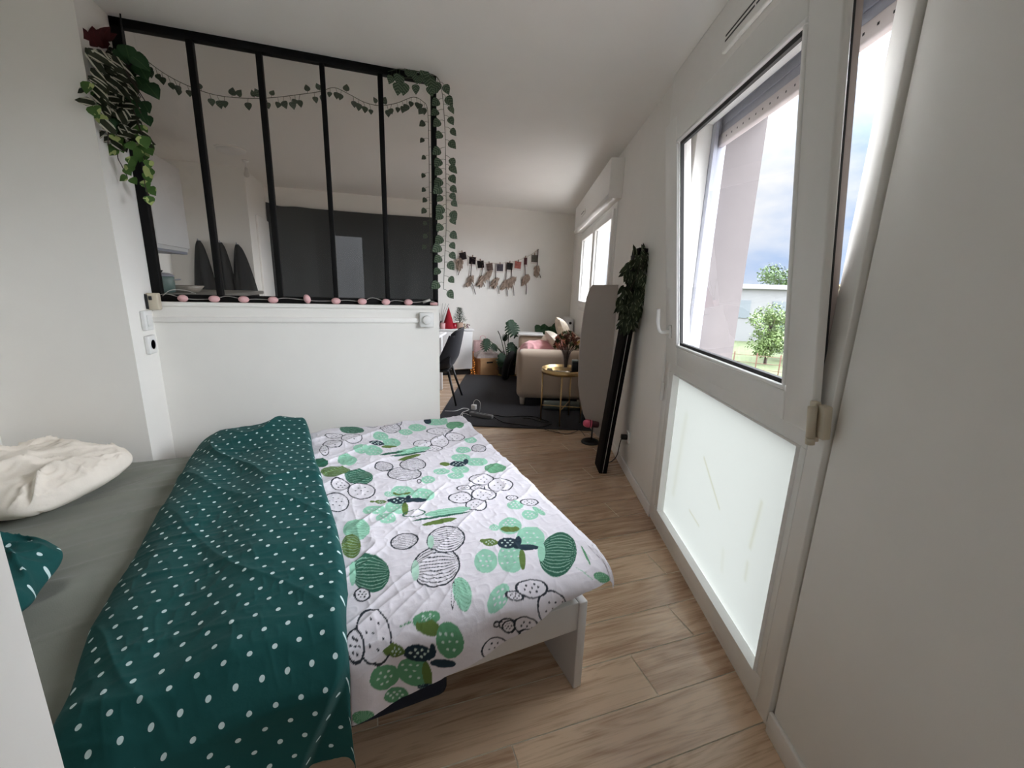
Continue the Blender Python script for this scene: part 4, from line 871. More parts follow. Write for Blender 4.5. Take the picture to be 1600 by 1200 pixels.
DRY = [mat('rust_petals', (176, 112, 92), .9, noise=.3, nscale=90), mat('brown_petals', (112, 78, 64), .9, noise=.3, nscale=90), mat('yellow_petals', (206, 172, 96), .8, noise=.2, nscale=90), mat('dull_green_leaves', (78, 82, 52), .9, noise=.2, nscale=90)]
FN = ('rust_flower', 'brown_flower', 'yellow_flower', 'dried_leaf_tuft')
for k, e in enumerate(heads):
    kk = 2 if k in (5, 17) else [0, 1, 1, 3][k % 4]; q = MB()
    for j in range(16):
        d = np.array([R.gauss(0, 1), R.gauss(0, 1), R.gauss(.3, 1)]); d /= np.linalg.norm(d); q.leaf(e, d, (R.gauss(0, 1), R.gauss(0, 1), 1), R.uniform(.022, .04), .8, .2, .3, LANCE)
    q.build(FN[kk], DRY[kk], bq)
cd = thing('candle', 'small ivory candle on the left edge of the brass side table', 'candle', TC-WN*.14+WD*-.06+[0, 0, .521])
MB().lathe([(.026, 0), (.028, .01), (.024, .028), (.004, .03), (.001, .024)], (0, 0, 0), 16).build('wax', CREAM, cd); MB().tube([(0, 0, .024), (.001, 0, .036)], .0012, 5).build('wick', BLK, cd)
dk = thing('tin_box', 'dark box with a grey green top on the right side of the brass table', 'box', TC+WN*.125+WD*-.03+[0, 0, .521], -WA)
MB().box((-.045, -.045, 0), (.045, .045, .10), .006).build('body', BLK, dk); MB().box((-.046, -.046, .098), (.046, .046, .115), .006).build('lid', mat('grey_green_lid', (96, 108, 104), .4, noise=.08), dk)
# chair
ch = wthing('dining_chair', 'charcoal shell chair with black legs drawn up to the white table', 'chair', -1.74, 3.70, 0)
prof = [(-.24, .47), (-.20, .445), (-.10, .425), (.05, .425), (.13, .45), (.175, .52), (.20, .62), (.225, .74), (.24, .84), (.242, .862)]
n = len(prof); ny = 17; Ps = []
for (x, z) in spline([(x, 0, z) for x, z in prof], 4) and [(p[0], p[2]) for p in spline([(x, 0, z) for x, z in prof], 4)]:
    row = []
    hw = .245 if z < .5 and x < .15 else .245-.055*min(1, max(0, (z-.5)/.36))
    for j in range(ny):
        t = -1+2*j/(ny-1); y = hw*math.sin(t*PI/2*.98)
        if z > .47 and x > .12: row.append((x-.15*abs(t)**2.2*(1.15-min(1, (z-.47)/.5)*.75), y, z-.05*abs(t)**4*(z > .8)))
        else: row.append((x, y, z+(.05+.07*max(0, min(1, (x+.1)/.25)))*abs(t)**2.5))
    Ps.append(row)
G_ = np.array(Ps); m = MB(); m.smooth = True; m.grid(G_); off = np.array([.02, 0, -.025]); G2 = G_.copy()
for i in range(G2.shape[0]):
    f_ = min(1, max(0, (G2[i, :, 2].mean()-.45)/.1)); G2[i] += np.array([.028*f_, 0, -.028*(1-f_)])
m.grid(G2[::-1]); m.grid(np.stack([G_[0], G2[0]], 0)[::-1]); m.grid(np.stack([G_[-1], G2[-1]], 0)); m.grid(np.stack([G_[:, 0], G2[:, 0]], 0)); m.grid(np.stack([G_[:, -1], G2[:, -1]], 0)[::-1])
m.build('shell', GREYV, ch)
MB().box((-.18, -.17, .375), (.12, .17, .405), .01).build('seat_support', BLK, ch)
for x, y in ((.22, -.24), (.22, .24), (-.22, -.24), (-.22, .24)): MB().tube([(x*.5, y*.55, .40), (x, y, .014 if x > 0 else .0)], [.017, .010], 10).build('leg', BLK, ch)
# white table
tb_ = wthing('dining_table', 'white table mostly hidden behind the right end of the half wall', 'table', -2.25, 3.75)
MB().box((-.5, -.72, .715), (.47, .60, .745), .004).build('tabletop', WHT, tb_)
for x, y in ((.40, .50), (.40, -.66), (-.44, .50), (-.44, -.66)): MB().box((x-.03, y-.03, 0), (x+.03, y+.03, .715), .004).build('leg', WHT, tb_)
# sideboard on the far wall
sb = thing('sideboard', 'white sideboard with a black plinth against the far wall', 'sideboard', (.9, 6.34, 0))
MB().box((-.58, -.16, .09), (.56, .19, .675), .004).build('body', WHT, sb); MB().box((-.60, -.18, .675), (.58, .19, .70), .004).build('top', WHT, sb); MB().box((-.56, -.12, 0), (.54, .18, .09)).build('plinth', BLK, sb)
for x0, x1 in ((-.575, -.01), (.0, .555)):
    d_ = MB().box((x0, -.175, .1), (x1, -.16, .668), .003).build('door', WHT, sb); MB().box(((x0+x1)/2-.05, -.183, .60), ((x0+x1)/2+.05, -.175, .612), .003).build('handle', ALU, d_)
TOPZ = .70
def sp(u): return ony(u, 506, 6.26)[0]
ct = thing('christmas_tree', 'red felt cone tree standing on the white sideboard', 'ornament', (sp(701), 6.26, TOPZ))
MB().lathe([(.085, 0), (.088, .03), (.001, .32)], (0, 0, 0), 20).build('cone', mat('red_felt', (150, 18, 36), .9, noise=.15, nscale=80), ct)
for k, (du, h, nm, lb_) in enumerate(((-6.5, .085, 'red glass candle jar left of the red cone tree', 0), (5.5, .085, 'red glass candle jar right of the red cone tree', 1))):
    j = thing('candle_jar', nm, 'candle', (sp(701+du*1.45), 6.235, TOPZ), 0, 'red candle jars on the sideboard')
    MB().lathe([(.032, 0), (.04, .01), (.04, h), (.036, h), (.036, .02), (.001, .018)], (0, 0, 0), 20).build('jar', mat('red_glass', (150, 24, 40), .2, noise=.05), j); MB().lathe([(.034, .02), (.034, .06), (.001, .06)], (0, 0, 0), 16).build('wax', mat('red_wax', (120, 20, 30), .5, noise=.05), j)
o = thing('pink_cup', 'small pale pink cup on the sideboard beside the half wall end', 'cup', (sp(690.5), 6.2, TOPZ)); MB().lathe([(.028, 0), (.036, .01), (.04, .085), (.036, .085), (.03, .015), (.001, .012)], (0, 0, 0), 20).build('body', PINK, o)
ft = thing('potted_fir', 'tiny frosted fir tree in a beige pot on the sideboard', 'plant', (sp(718), 6.27, TOPZ))
MB().lathe([(.042, 0), (.055, .01), (.06, .09), (.054, .09), (.05, .02), (.001, .02)], (0, 0, 0), 20).build('pot', mat('beige_pot', (176, 150, 132), .7, noise=.05), ft)
m = MB(); R = random.Random(3)
for i in range(420):
    t = R.random(); h = .09+.21*t; r = (1-t)*.105+.012; a = R.uniform(0, 6.28); rr_ = r*R.uniform(.2, 1); d = (math.cos(a), math.sin(a), .35); m.leaf((rr_*math.cos(a), rr_*math.sin(a), h), d, (0, 0, 1), .045, .5, .1, -.1, NARROW)
m.build('needles', mat('frosted_needles', (112, 124, 112), .8, noise=.3, nscale=60), ft); MB().tube([(0, 0, .02), (0, 0, .29)], [.008, .002], 6).build('trunk', BSTEM, ft)
ws = thing('table_ornament', 'slim cream candle with berries at the right end of the sideboard', 'ornament', (sp(726), 6.24, TOPZ)); MB().lathe([(.016, 0), (.016, .075), (.001, .078)], (0, 0, 0), 12).build('candle', CREAM, ws)
m = MB()
for k in range(26): a = R.uniform(0, 6.28); m.ell((.03*math.cos(a)+R.uniform(-.01, .05), .03*math.sin(a), R.uniform(.006, .07)), (.007, .007, .007), 8, 6)
m.build('berries', mat('dull_red_berries', (110, 60, 62), .5, noise=.2), ws)
tw = thing('dry_twig', 'thin dark dry twig spray behind the red cone tree', 'decoration', (sp(692), 6.42, TOPZ))
m = MB(); MB().lathe([(.02, 0), (.026, .02), (.02, .07), (.012, .09), (.014, .10)], (0, 0, 0), 14).build('bottle', mat('grey_bottle', (96, 100, 100), .3, noise=.05), tw)
for a in (-.05, .02, .06, .1): m.tube(spline([(0, 0, .02), (a*.5, 0, .2), (a*1.2, .01, .36)], 5), .0022, 5)
m.build('twigs', BSTEM, tw)
# box, bag and things beside the sideboard
cb = thing('cardboard_box', 'tan cardboard box with a handle slot beside the sideboard', 'box', (1.70, 6.26, 0), .12)
CARD = mat('tan_cardboard', (190, 150, 108), .85, noise=.06)
MB().box((-.15, -.15, 0), (.15, .15, .24), .004).build('body', CARD, cb); MB().box((-.155, -.155, .235), (.155, .155, .265), .004).build('lid', CARD, cb); MB().box((-.05, -.153, .185), (.05, -.148, .21), .002).build('handle_slot', BLK, cb)
n = 30; g = np.linspace(-1, 1, n); X_, Y_ = np.meshgrid(g, g, indexing='ij'); rr_ = np.clip(1-np.maximum(np.abs(X_), np.abs(Y_))**2, 0, 1)
m = MB(); m.smooth = True; zz = .08*rr_**.5+.035*ridge(X_*2, Y_*3, 3)*rr_; m.grid(np.stack([X_*.19, Y_*.15, zz], -1)); m.grid(np.stack([X_*.19, Y_*.15, 0*zz], -1)[::-1])
tag(m.build('clothes_bundle', mat('mixed_grey_cloth', (168, 156, 152), .8, noise=.25, nscale=18), None, (1.70, 6.26, .266)), 'crumpled grey and cream cloth bundle lying on the cardboard box', 'cloth')
gb2 = thing('gift_bag', 'pale pink paper bag standing behind the cardboard box', 'bag', (1.66, 6.47, 0), .1)
MB().box((-.10, -.05, 0), (.14, .05, .49), .004).build('body', mat('pale_pink_paper', (222, 188, 188), .7, noise=.05), gb2); MB().tube(spline([(-.03, -.055, .48), (-.02, -.055, .56), (.05, -.055, .56), (.07, -.055, .48)], 6), .004, 6).build('handle', PINK, gb2)
fl_ = thing('light_bottle', 'slim bottle glowing with warm fairy lights beside the cardboard box', 'lamp', (1.475, 6.20, 0))
MB().lathe([(.02, 0), (.028, .01), (.028, .22), (.012, .30), (.012, .36), (.001, .36)], (0, 0, 0), 16).build('bottle', mat('amber_glass', (150, 92, 44), .2, noise=.1), fl_)
FL = emis('warm_fairy_light', (255, 170, 80), 2.0)
for k in range(20): a = k*1.9; MB().ell((.029*math.cos(a), .029*math.sin(a), .012+k*.0115), (.0045, .0045, .0045), 8, 6).build('fairy_light', FL, fl_)
pl = thing('feather_plume', 'mauve grey feathery plume leaning beside the plant pot', 'decoration', (1.86, 6.12, 0), 0); m = MB(); m.tube(spline([(.02, .02, 0), (.0, 0, .15), (.06, -.02, .36)], 6), .004, 6); m.build('stalk', BSTEM, pl)
m = MB()
for i in range(220):
    t = R.random(); b = np.array([.02-.02*t+.06*t*t, .02-.04*t, .06+.30*t]); m.leaf(b, (R.gauss(.2, .6), R.gauss(0, .6), R.uniform(-.6, .6)), (R.gauss(0, 1), 1, 0), R.uniform(.04, .08)*(1.1-t*.6), .4, .1, .3, NARROW)
m.build('plume', mat('mauve_grey_plume', (128, 110, 112), .9, noise=.2), pl)
# monstera
mo_ = np.array([1.98, 6.05, .0]); mp_ = thing('potted_monstera', 'monstera plant with split leaves in a dark pot left of the sofa', 'plant', mo_)
MB().lathe([(.09, 0), (.12, .015), (.135, .20), (.13, .215), (.118, .2), (.1, .17), (.001, .17)], (0, 0, 0), 26).build('pot', mat('dark_green_pot', (40, 48, 44), .5, noise=.15), mp_)
MB().lathe([(.13, 0), (.14, .006), (.14, .018), (.12, .018)], (0, 0, -.0), 26).build('saucer', mat('ochre_saucer', (150, 124, 60), .6, noise=.05), mp_)
MON = node_leaf('monstera_leaf', (28, 54, 33), (84, 110, 80), 'mid')
def monstera(lf, base, d, nrm, L):
    d = np.array(d, float); d /= np.linalg.norm(d); nrm = np.array(nrm, float); x = np.cross(d, nrm); x /= np.linalg.norm(x); nn = np.cross(x, d); base = np.array(base, float)
    k = 7
    for s in (-1, 1):
        for i in range(k):
            t0, t1 = i/k, (i+.76)/k; mid = (t0+t1)/2; w_ = .50*math.sin(PI*min(1, (mid*.92+.10)))**.7
            t0b = t0 if i else -.08
            a = base+d*L*t0; b_ = base+d*L*min(1, t1+.03); c = base+d*L*(t1+.10)+x*s*L*w_*.98-nn*L*.10*w_*2; e = base+d*L*(t0b+.14)+x*s*L*w_*.92-nn*L*.10*w_*2
            h1 = base+d*L*(t0+.03)+x*s*L*w_*.5+nn*.012; h2 = base+d*L*(t1+.06)+x*s*L*w_*.5+nn*.012
            f1 = [[0, 1, 2, 3], [3, 2, 4, 5]]
            vs = [a, b_, h2, h1, c, e]; lf.add(vs, f1 if s > 0 else [q[::-1] for q in f1], [[(.5, t0), (.5, t1), (.5+s*.25, t1), (.5+s*.25, t0)], [(.5+s*.25, t0), (.5+s*.25, t1), (.5+s*.5, t1), (.5+s*.5, t0)]] if s > 0 else None, smooth=True)
    for i in range(k):                                                 # continuous band along the midrib
        t0, t1 = i/k, (i+1)/k; wa = .10
        lf.add([base+d*L*t0-x*L*wa+nn*.003, base+d*L*t1-x*L*wa*(1-t1*.5)+nn*.003, base+d*L*t1+x*L*wa*(1-t1*.5)+nn*.003, base+d*L*t0+x*L*wa+nn*.003], [[0, 1, 2, 3]], smooth=True)
lf = MB(); stm = MB()
def mpx(u, v, y): return rel(ony(u, v, y), mo_)
for (u, v, a, L, y) in ((796, 500, 70, .27, 6.0), (761, 529, 100, .19, 5.95), (769, 537, 60, .13, 6.05), (797, 535, 75, .2, 5.9), (788, 533, 280, .12, 6.15), (803, 541, 80, .2, 6.0), (781, 552, 60, .2, 5.9), (790, 556, 110, .2, 5.9)):
    b = mpx(u, v, y); monstera(lf, b, imgdir(a, -.25), (.1, -1, .35), L); stm.tube(spline([(0, 0, .15), (b[0]*.35, b[1]*.4, .15+(b[2]-.15)*.55), b], 6), .006, 6)
stm.tube(spline([(0, 0, .15), mpx(783, 530, 6.1), mpx(778, 517, 6.1)], 5), .006, 6)
lf.build('leaves', MON, mp_); stm.build('stems', STEM, mp_)
m = MB()
for i in range(46): a = R.uniform(0, 6.28); m.leaf((.09*math.cos(a), .09*math.sin(a)-.02, .2+R.uniform(0, .06)), (math.cos(a), math.sin(a)-.3, R.uniform(-.8, .8)), (0, -.3, 1), R.uniform(.06, .11), .9, .1, .3, HEART)
m.build('lower_foliage', node_leaf('low_leaf', (36, 56, 38), (100, 112, 70), 'patch'), mp_)
p2 = thing('corner_plant', 'green leafy plant showing above the far arm of the sofa', 'plant', W(-.55, 5.62, 0))
m = MB(); st2 = MB(); org = W(-.55, 5.62, 0)
for u, v, a, L in ((836, 516, -20, .14), (846, 512, 10, .13), (856, 512, 60, .24), (853, 508, 110, .16), (862, 510, 30, .2)):
    b = rel(ony(u, v, org[1]-.05), org); m.leaf(b, imgdir(a, -.2), (.2, -1, .3), L, 1.1, .1, .2, HEART); st2.tube(spline([(0, 0, .1), (b[0]*.5, b[1]*.5, b[2]*.6), b], 5), .005, 6)
m.build('leaves', PHIL, p2); st2.build('stems', STEM, p2); MB().lathe([(.08, 0), (.11, .01), (.12, .2), (.11, .2), (.1, .14), (.001, .14)], (0, 0, 0), 22).build('pot', WHT, p2)
bk = wthing('backpack', 'slumped black bag on the floor between plant and sofa', 'bag', -1.0, 4.93, .013, .2)
n = 30; g = np.linspace(0, 1, n); TH, PH = np.meshgrid(g*2*PI, (g-.5)*PI, indexing='ij'); rad = 1+.12*vn(TH*1.2, PH*2, 7)
P3 = np.stack([.065*np.sign(np.cos(PH)*np.cos(TH))*np.abs(np.cos(PH)*np.cos(TH))**.7*rad, .075*np.sign(np.cos(PH)*np.sin(TH))*np.abs(np.cos(PH)*np.sin(TH))**.7*rad, .21+.21*np.sign(np.sin(PH))*np.abs(np.sin(PH))**.8], -1)
P3[..., 0] += .10*(P3[..., 2]/.42)**1.4-.03
m = MB(); m.smooth = True; m.grid(P3); m.build('body', mat('black_bag_fabric', (16, 14, 15), .9, noise=.2, bump=.3), bk); MB().tube(spline([(.04, -.1, .3), (.0, -.15, .2), (-.02, -.13, .05)], 6), .008, 6).build('strap', BLK, bk)
# radiator in the far corner
ra = wthing('radiator', 'white panel radiator in the far corner below the window', 'radiator', -.02, 5.45, .2)
MB().box((-.10, 0, 0), (0, .60, .68), .012).build('panel', WHT, ra)
for k in range(9): MB().box((-.106, .04+k*.063, .03), (-.1, .07+k*.063, .65), .003).build('rib', WHT, ra)
MB().tube([(-.05, -.03, .62), (-.05, .0, .62)], .02, 12).build('valve', BLK, ra)
# power strip, charger and cables on the rug
a0, a1 = onz(735, 646, .03), onz(768, 652, .03); psd = a1-a0; PS = wthing('power_strip', 'grey power strip lying on the rug', 'power strip', 0, 0, 0); PS.location = Vector(((a0+a1)/2*np.array([1, 1, 0])+[0, 0, .0135]).tolist()); PS.rotation_euler = (0, 0, math.atan2(psd[1], psd[0]))
ll = np.linalg.norm(psd)/2; MB().box((-ll, -.028, 0), (ll, .028, .038), .005).build('body', mat('grey_strip_plastic', (104, 104, 106), .5, noise=.05), PS)
for k in range(4): MB().lathe([(.018, .0385), (.016, .0385), (.014, .034), (.001, .034)], (-ll+.06+k*(2*ll-.12)/3, 0, 0), 16).build('socket_well', BLK, PS)
MB().box((ll, -.02, .004), (ll+.012, .02, .034), .003).build('end_cap', mat('light_strip_end', (150, 150, 150), .4, noise=.05), PS)
cq = onz(740.5, 640, .052); cg = thing('phone_charger', 'white charger plug standing in the power strip with a looped white cable', 'charger', (cq[0], cq[1], .052), PS.rotation_euler[2]); MB().box((-.026, -.02, 0), (.026, .02, .055), .006).build('block', WPL, cg)
MB().tube(spline([(-.005, 0, .05), (-.005, 0, .08), (.02, .01, .11), (.06, .02, .09), (.065, .02, .03), (.04, .05, -.033)], 8), .0025, 6).build('cable', WPL, cg)
def ground_cable(name, label, px, z, r, m_, cat='cable'):
    P = [onz(u, v, z) for u, v in px]; o = MB().tube(spline([p-P[0] for p in P], 8), r, 6).build(name, m_, None, Vector(P[0].tolist())); tag(o, label, cat)
ground_cable('white_cable', 'thin white cable looping on the rug in front of the power strip', [(695, 642), (712, 642), (724, 638), (733, 640), (722, 645), (718, 655), (722, 662), (726, 657), (722, 648), (727, 646), (736, 650)], .0165, .003, WPL)
ground_cable('black_cable', 'long black cable running from the power strip along the rug edge', [(771, 651), (785, 659), (800, 662), (825, 665), (845, 667), (862, 662)], .018, .005, BLK)
ground_cable('black_cable', 'black cable bundle lying by the feet of the brass table', [(771, 648), (790, 651), (815, 650), (835, 651), (850, 656), (858, 659), (846, 659), (830, 654), (818, 653)], .018, .005, BLK)
ground_cable('black_cable', 'thin black cable crossing the floor in front of the rug to the pink lamp', [(843, 665.5), (852, 671), (868, 675), (885, 678), (898, 675), (906, 672), (914, 681)], .005, .0025, BLK)
# photographs and feather bundles on a string on the far wall
YW = 6.535
strp = [(716, 392), (722, 394), (735, 402), (752, 409), (768, 411), (785, 411), (800, 409), (812, 406), (826, 400), (840, 391)]
S = [ony(u, v, YW) for u, v in strp]; so_ = MB().tube(spline([p-S[0] for p in S], 8), .0025, 6).build('hanging_string', mat('natural_twine', (170, 156, 140), .9, noise=.1), None, Vector(S[0].tolist())); tag(so_, 'thin twine strung across the far wall holding photographs and feathers', 'string')
PH = [(723.5, 401, -12, (50, 44, 44), 'top'), (738, 408, 4, (34, 24, 28), 'x'), (751, 414, -6, (40, 34, 34), 'x'), (765, 418, -8, (120, 100, 92), 'x'), (781, 419, 0, (96, 90, 98), 'x'), (796, 417, 4, (60, 58, 56), 'x'), (809, 415, 6, (196, 120, 110), 'x'), (821, 409, 0, (92, 56, 60), 'x'), (835, 405, 0, (110, 106, 98), 'x')]
nm_ = ['first small photograph at the left end of the twine, tilted', 'second photograph from the left on the twine, very dark', 'third photograph from the left on the twine, black and grey', 'fourth photograph from the left, brownish and tilted', 'fifth photograph from the left, grey violet with a white edge', 'sixth photograph from the left, dark with a pale stripe', 'seventh photograph from the left, coral pink', 'eighth photograph from the left, dark red and narrow', 'last photograph at the right end of the twine, grey']
PAPER = mat('photo_paper', (222, 214, 208), .5, noise=.02)
for i, (u, v, rt, c, _) in enumerate(PH):
    p = ony(u, v, YW); t = thing('photograph', nm_[i], 'photograph', p, 0, 'photographs on the twine'); t.rotation_euler = (0, math.radians(rt), 0)
    w_ = .062 if i != 7 else .036
    MB().box((-w_, -.001, -.072), (w_, .001, .072)).build('print_paper', PAPER, t); MB().box((-w_+.01, -.0022, -.045), (w_-.01, -.001, .062)).build('picture', mat('photo_image_%d' % i, [q*.7 for q in c], .8, noise=.6, nscale=26, spec=.1), t)
    MB().box((-.006, -.008, .055), (.006, .002, .092), .002).build('clip', mat('wooden_clip', (120, 96, 74), .7, noise=.1) if i == 0 else bpy.data.materials['wooden_clip'], t)
FEATH = mat('taupe_feather', (156, 138, 124), .9, noise=.2, nscale=60); TWN = mat('dark_cord', (70, 52, 48), .8, noise=.1)
fb = [(718, 400, 718, 412, 0, (716, 430)), (737, 409, 735, 438, 20, (743, 460)), (754, 414, 752, 438, 25, (757, 448)), (764, 420, 763, 429, 35, (764, 452)), (775, 412, 774, 441, 25, (780, 459)), (792, 412, 790, 443, 25, (793, 463)), (799, 412, 800, 440, 25, (803, 462)), (820, 412, 821, 436, 25, (822, 460)), (841, 389, 839, 423, 0, (845, 434))]
fn_ = ['grey feather bundle at the left end of the twine', 'round feather bundle hanging under the second photograph', 'pinkish feather bundle hanging left of the twine middle', 'tilted feather bundle just under the fourth photograph', 'feather bundle hanging between the fourth and sixth photograph', 'left one of two touching feather bundles under the sixth photograph', 'right one of two touching feather bundles under the sixth photograph', 'long tilted feather bundle under the eighth photograph', 'small feather bundle hanging at the right end of the twine']
R = random.Random(21)
for i, (u0, v0, u1, v1, tl_, tail) in enumerate(fb):
    y = YW-.012; a, b, c = ony(u0, v0, y), ony(u1, v1, y), ony(tail[0], tail[1], y); t = thing('feather_bundle', fn_[i], 'decoration', a, 0, 'feather bundles on the twine')
    m = MB(); m.tube([(0, 0, 0), b-a], .006, 5); m.tube(spline([b-a, (b-a+c-a)/2+[.01, 0, 0], c-a], 4), .0055, 5); m.build('cord', TWN, t)
    f = MB(); ax = np.array([-math.sin(math.radians(tl_)), 0, -math.cos(math.radians(tl_))])
    for k in range(70):
        q = b-a+ax*R.uniform(-.09, .05)+np.array([R.uniform(-.035, .035), R.uniform(-.02, .006), 0]); f.leaf(q, ax+np.array([R.gauss(0, .35), R.gauss(0, .2), R.gauss(0, .2)]), (R.gauss(0, .4), -1, 0), R.uniform(.05, .09), .5, .1, .1, LANCE)
    f.build('feathers', FEATH, t)
# dark cloth on the far wall, kitchen side
n1, n2 = 60, 50; U_, V_ = np.meshgrid(np.linspace(0, 1, n1), np.linspace(0, 1, n2), indexing='ij')
xx = -1.20+2.15*U_; zt = 2.275-.035*np.sin(PI*np.clip((U_-.06)/.5, 0, 1))*0+.025*np.cos(U_*34)*np.exp(-U_*11)-.012*np.sin(PI*U_)
zz = .35+(zt-.35)*V_; yy = 6.515-.012*np.sin(U_*40)*(1-V_)-.01*vn(U_*6, V_*3, 2)
m = MB(); m.smooth = True; m.grid(np.stack([xx, yy, zz], -1)); m.grid(np.stack([xx, yy+.012, zz], -1)[::-1]); DKC = mat('dark_grey_cloth', (54, 57, 58), .9, noise=.04, nscale=5)
tag(m.build('wall_hanging', DKC, None), 'large dark grey cloth hung across the far wall behind the glass partition', 'wall hanging')
# dark garments on hooks
def garment(u, v, label, wl, wr, y):
    p = ony(u, v, y); t = thing('hanging_garment', label, 'garment', p, 0, 'dark garments on the hooks')
    n = 26; T_, S_ = np.meshgrid(np.linspace(0, 1, n), np.linspace(-1, 1, 31), indexing='ij')
    wd = lambda w_: .012+w_*(T_**.62)
    x = np.where(S_ < 0, S_*wd(wl), S_*wd(wr)); yv = -.03-.045*(1-S_**2)*np.sqrt(np.clip(T_*3, 0, 1))-.012*np.sin(S_*9)*T_; z = -.98*T_
    m = MB(); m.smooth = True; m.grid(np.stack([x, yv, z], -1)[::-1]); m.grid(np.stack([x, 0*yv+.0-.005, z], -1)); m.build('cloth', mat('charcoal_terry', (30, 31, 33), .95, noise=.1, nscale=30, bump=.4) if 'charcoal_terry' not in bpy.data.materials else bpy.data.materials['charcoal_terry'], t)
    m = MB().tube([(0, .04, .0), (0, -.03, .0), (0, -.045, .015)], .006, 8); m.build('hook', ALU, t)
yk = 5.56
garment(311, 376, 'dark grey garment on the left hook beside the kitchen cabinet', .12, .16, yk); garment(345, 379, 'dark grey garment on the middle hook between two others', .10, .15, yk); garment(371, 382, 'dark grey garment on the right hook, widest of the three', .10, .22, yk)
dr = MB().box((-1.21, 5.9, 0), (-1.185, 6.5, 2.06), .004).build('door_1', TRIM); struct(dr, 'white door beside the dark cloth, behind the glass partition', 'door')
hh = MB(); q = ony(404, 413, 5.75); q2 = q; hh.tube(spline([(-1.185, 6.0, 1.05), (-1.14, 6.0, 1.05), (-1.135, 6.08, 1.05)], 5), .009, 8); hh.build('handle', GOLD, dr)
# kitchen
kc = thing('wall_cabinet', 'white kitchen wall cabinet behind the left pane of the partition', 'cabinet', (-1.98, 4.0, 1.535))
MB().box((0, -1.1, .02), (.41, .84, .735), .004).build('body', WHT, kc)
for y0, y1 in ((-1.095, -.46), (-.455, .18), (.185, .835)): MB().box((.41, y0, .05), (.428, y1, .735), .003).build('door', WHT, kc)
MB().box((.0, -1.1, 0), (.40, .84, .02)).build('base_panel', ALU, kc); MB().box((.1, .1, -.02), (.3, .5, 0), .01).build('hood_light', CREAM, kc)
ku = thing('kitchen_unit', 'tall white kitchen counter with a grey worktop behind the half wall', 'counter', (-1.95, 3.9, 0))
q = ony(255, 457, 3.75); KZ = float(q[2])
MB().box((0, -1.02, .08), (.62, 1.0, KZ-.03), .004).build('body', WHT, ku); MB().box((0, -1.03, KZ-.03), (.95, 1.02, KZ), .004).build('worktop', mat('grey_worktop', (120, 118, 112), .45, noise=.15), ku); MB().box((0, -1.0, 0), (.56, .98, .08)).build('plinth', BLK, ku)
for y0, y1 in ((-1.015, -.35), (-.345, .32), (.325, .995)):
    d_ = MB().box((.62, y0, .09), (.638, y1, KZ-.035), .003).build('door', WHT, ku); MB().box((.638, y0+.05, KZ-.1), (.648, y0+.2, KZ-.088), .003).build('handle', ALU, d_)
pt = thing('cooking_pot', 'teal lidded pot on the kitchen worktop behind the glass', 'pot', q)
m = MB().lathe([(.06, 0), (.074, .008), (.076, .11), (.072, .115), (.001, .115)], (0, 0, 0), 26); m.build('body', mat('teal_enamel', (92, 118, 114), .4, noise=.06), pt)
m = MB().lathe([(.078, .114), (.078, .122), (.05, .138), (.001, .142)], (0, 0, 0), 26); m.build('lid', ALU, pt); MB().lathe([(.008, .14), (.018, .155), (.001, .16)], (0, 0, 0), 14).build('knob', BLK, pt)
MB().tube(spline([(.074, 0, .09), (.10, .01, .095), (.10, .04, .095), (.07, .035, .09)], 5), .005, 6).build('handle', ALU, pt)
q = ony(289, 452, 3.9); dz = thing('glass_dish', 'shallow clear serving dish on the worktop right of the teal pot', 'dish', (q[0], q[1], KZ)); MB().lathe([(.07, 0), (.09, .004), (.125, .05), (.12, .052), (.085, .012), (.001, .01)], (0, 0, 0), 28).build('bowl', mat('grey_beige_glass', (160, 152, 142), .2, noise=.12), dz)
q = ony(357, 462, 3.5)
# ceiling fittings
sd = thing('ceiling_disc_light', 'round white disc light on the ceiling seen through the glass', 'ceiling light', (-1.147, 4.889, 2.5)); MB().lathe([(.001, -.035), (.10, -.033), (.115, -.02), (.118, 0)], (0, 0, 0), 30).build('diffuser', WPL, sd); MB().lathe([(.118, -.012), (.125, -.01), (.125, 0)], (0, 0, 0), 30).build('ring', TRIM, sd)
pb = thing('pendant_bulb', 'bare bulb hanging from the ceiling beside the disc light', 'lamp', (-1.12, 5.28, 2.5)); MB().lathe([(.02, -.02), (.03, -.012), (.03, 0)], (0, 0, 0), 18).build('rose', WPL, pb); MB().tube([(0, 0, 0), (0, 0, -.07)], .004, 6).build('cord', WPL, pb); MB().lathe([(.012, -.07), (.014, -.1), (.028, -.13), (.02, -.155), (.001, -.162)], (0, 0, 0), 18).build('bulb', mat('opal_bulb', (214, 210, 204), .3, noise=.02), pb)
SKY_BASE, SKY_GLOW, SKY_UP, SKY_DIM, EXPO = 1.2, 13.0, 3.5, 0.66, 0.76
# ================================================================== LIGHT AND CAMERA
w = bpy.data.worlds.new('overcast_sky'); bpy.context.scene.world = w; w.use_nodes = True; nt = w.node_tree; N = nt.nodes; L = nt.links
bg = N['Background']; tc = N.new('ShaderNodeTexCoord'); sp = N.new('ShaderNodeSeparateXYZ'); L.new(tc.outputs['Generated'], sp.inputs[0])
def wm(op, a, b=None, c=None, clamp=False):
    n = N.new('ShaderNodeMath'); n.operation = op; n.use_clamp = clamp
    for i, q in enumerate((a, b, c)):
        if q is None: continue
        if isinstance(q, (int, float)): n.inputs[i].default_value = q
        else: L.new(q, n.inputs[i])
    return n.outputs[0]
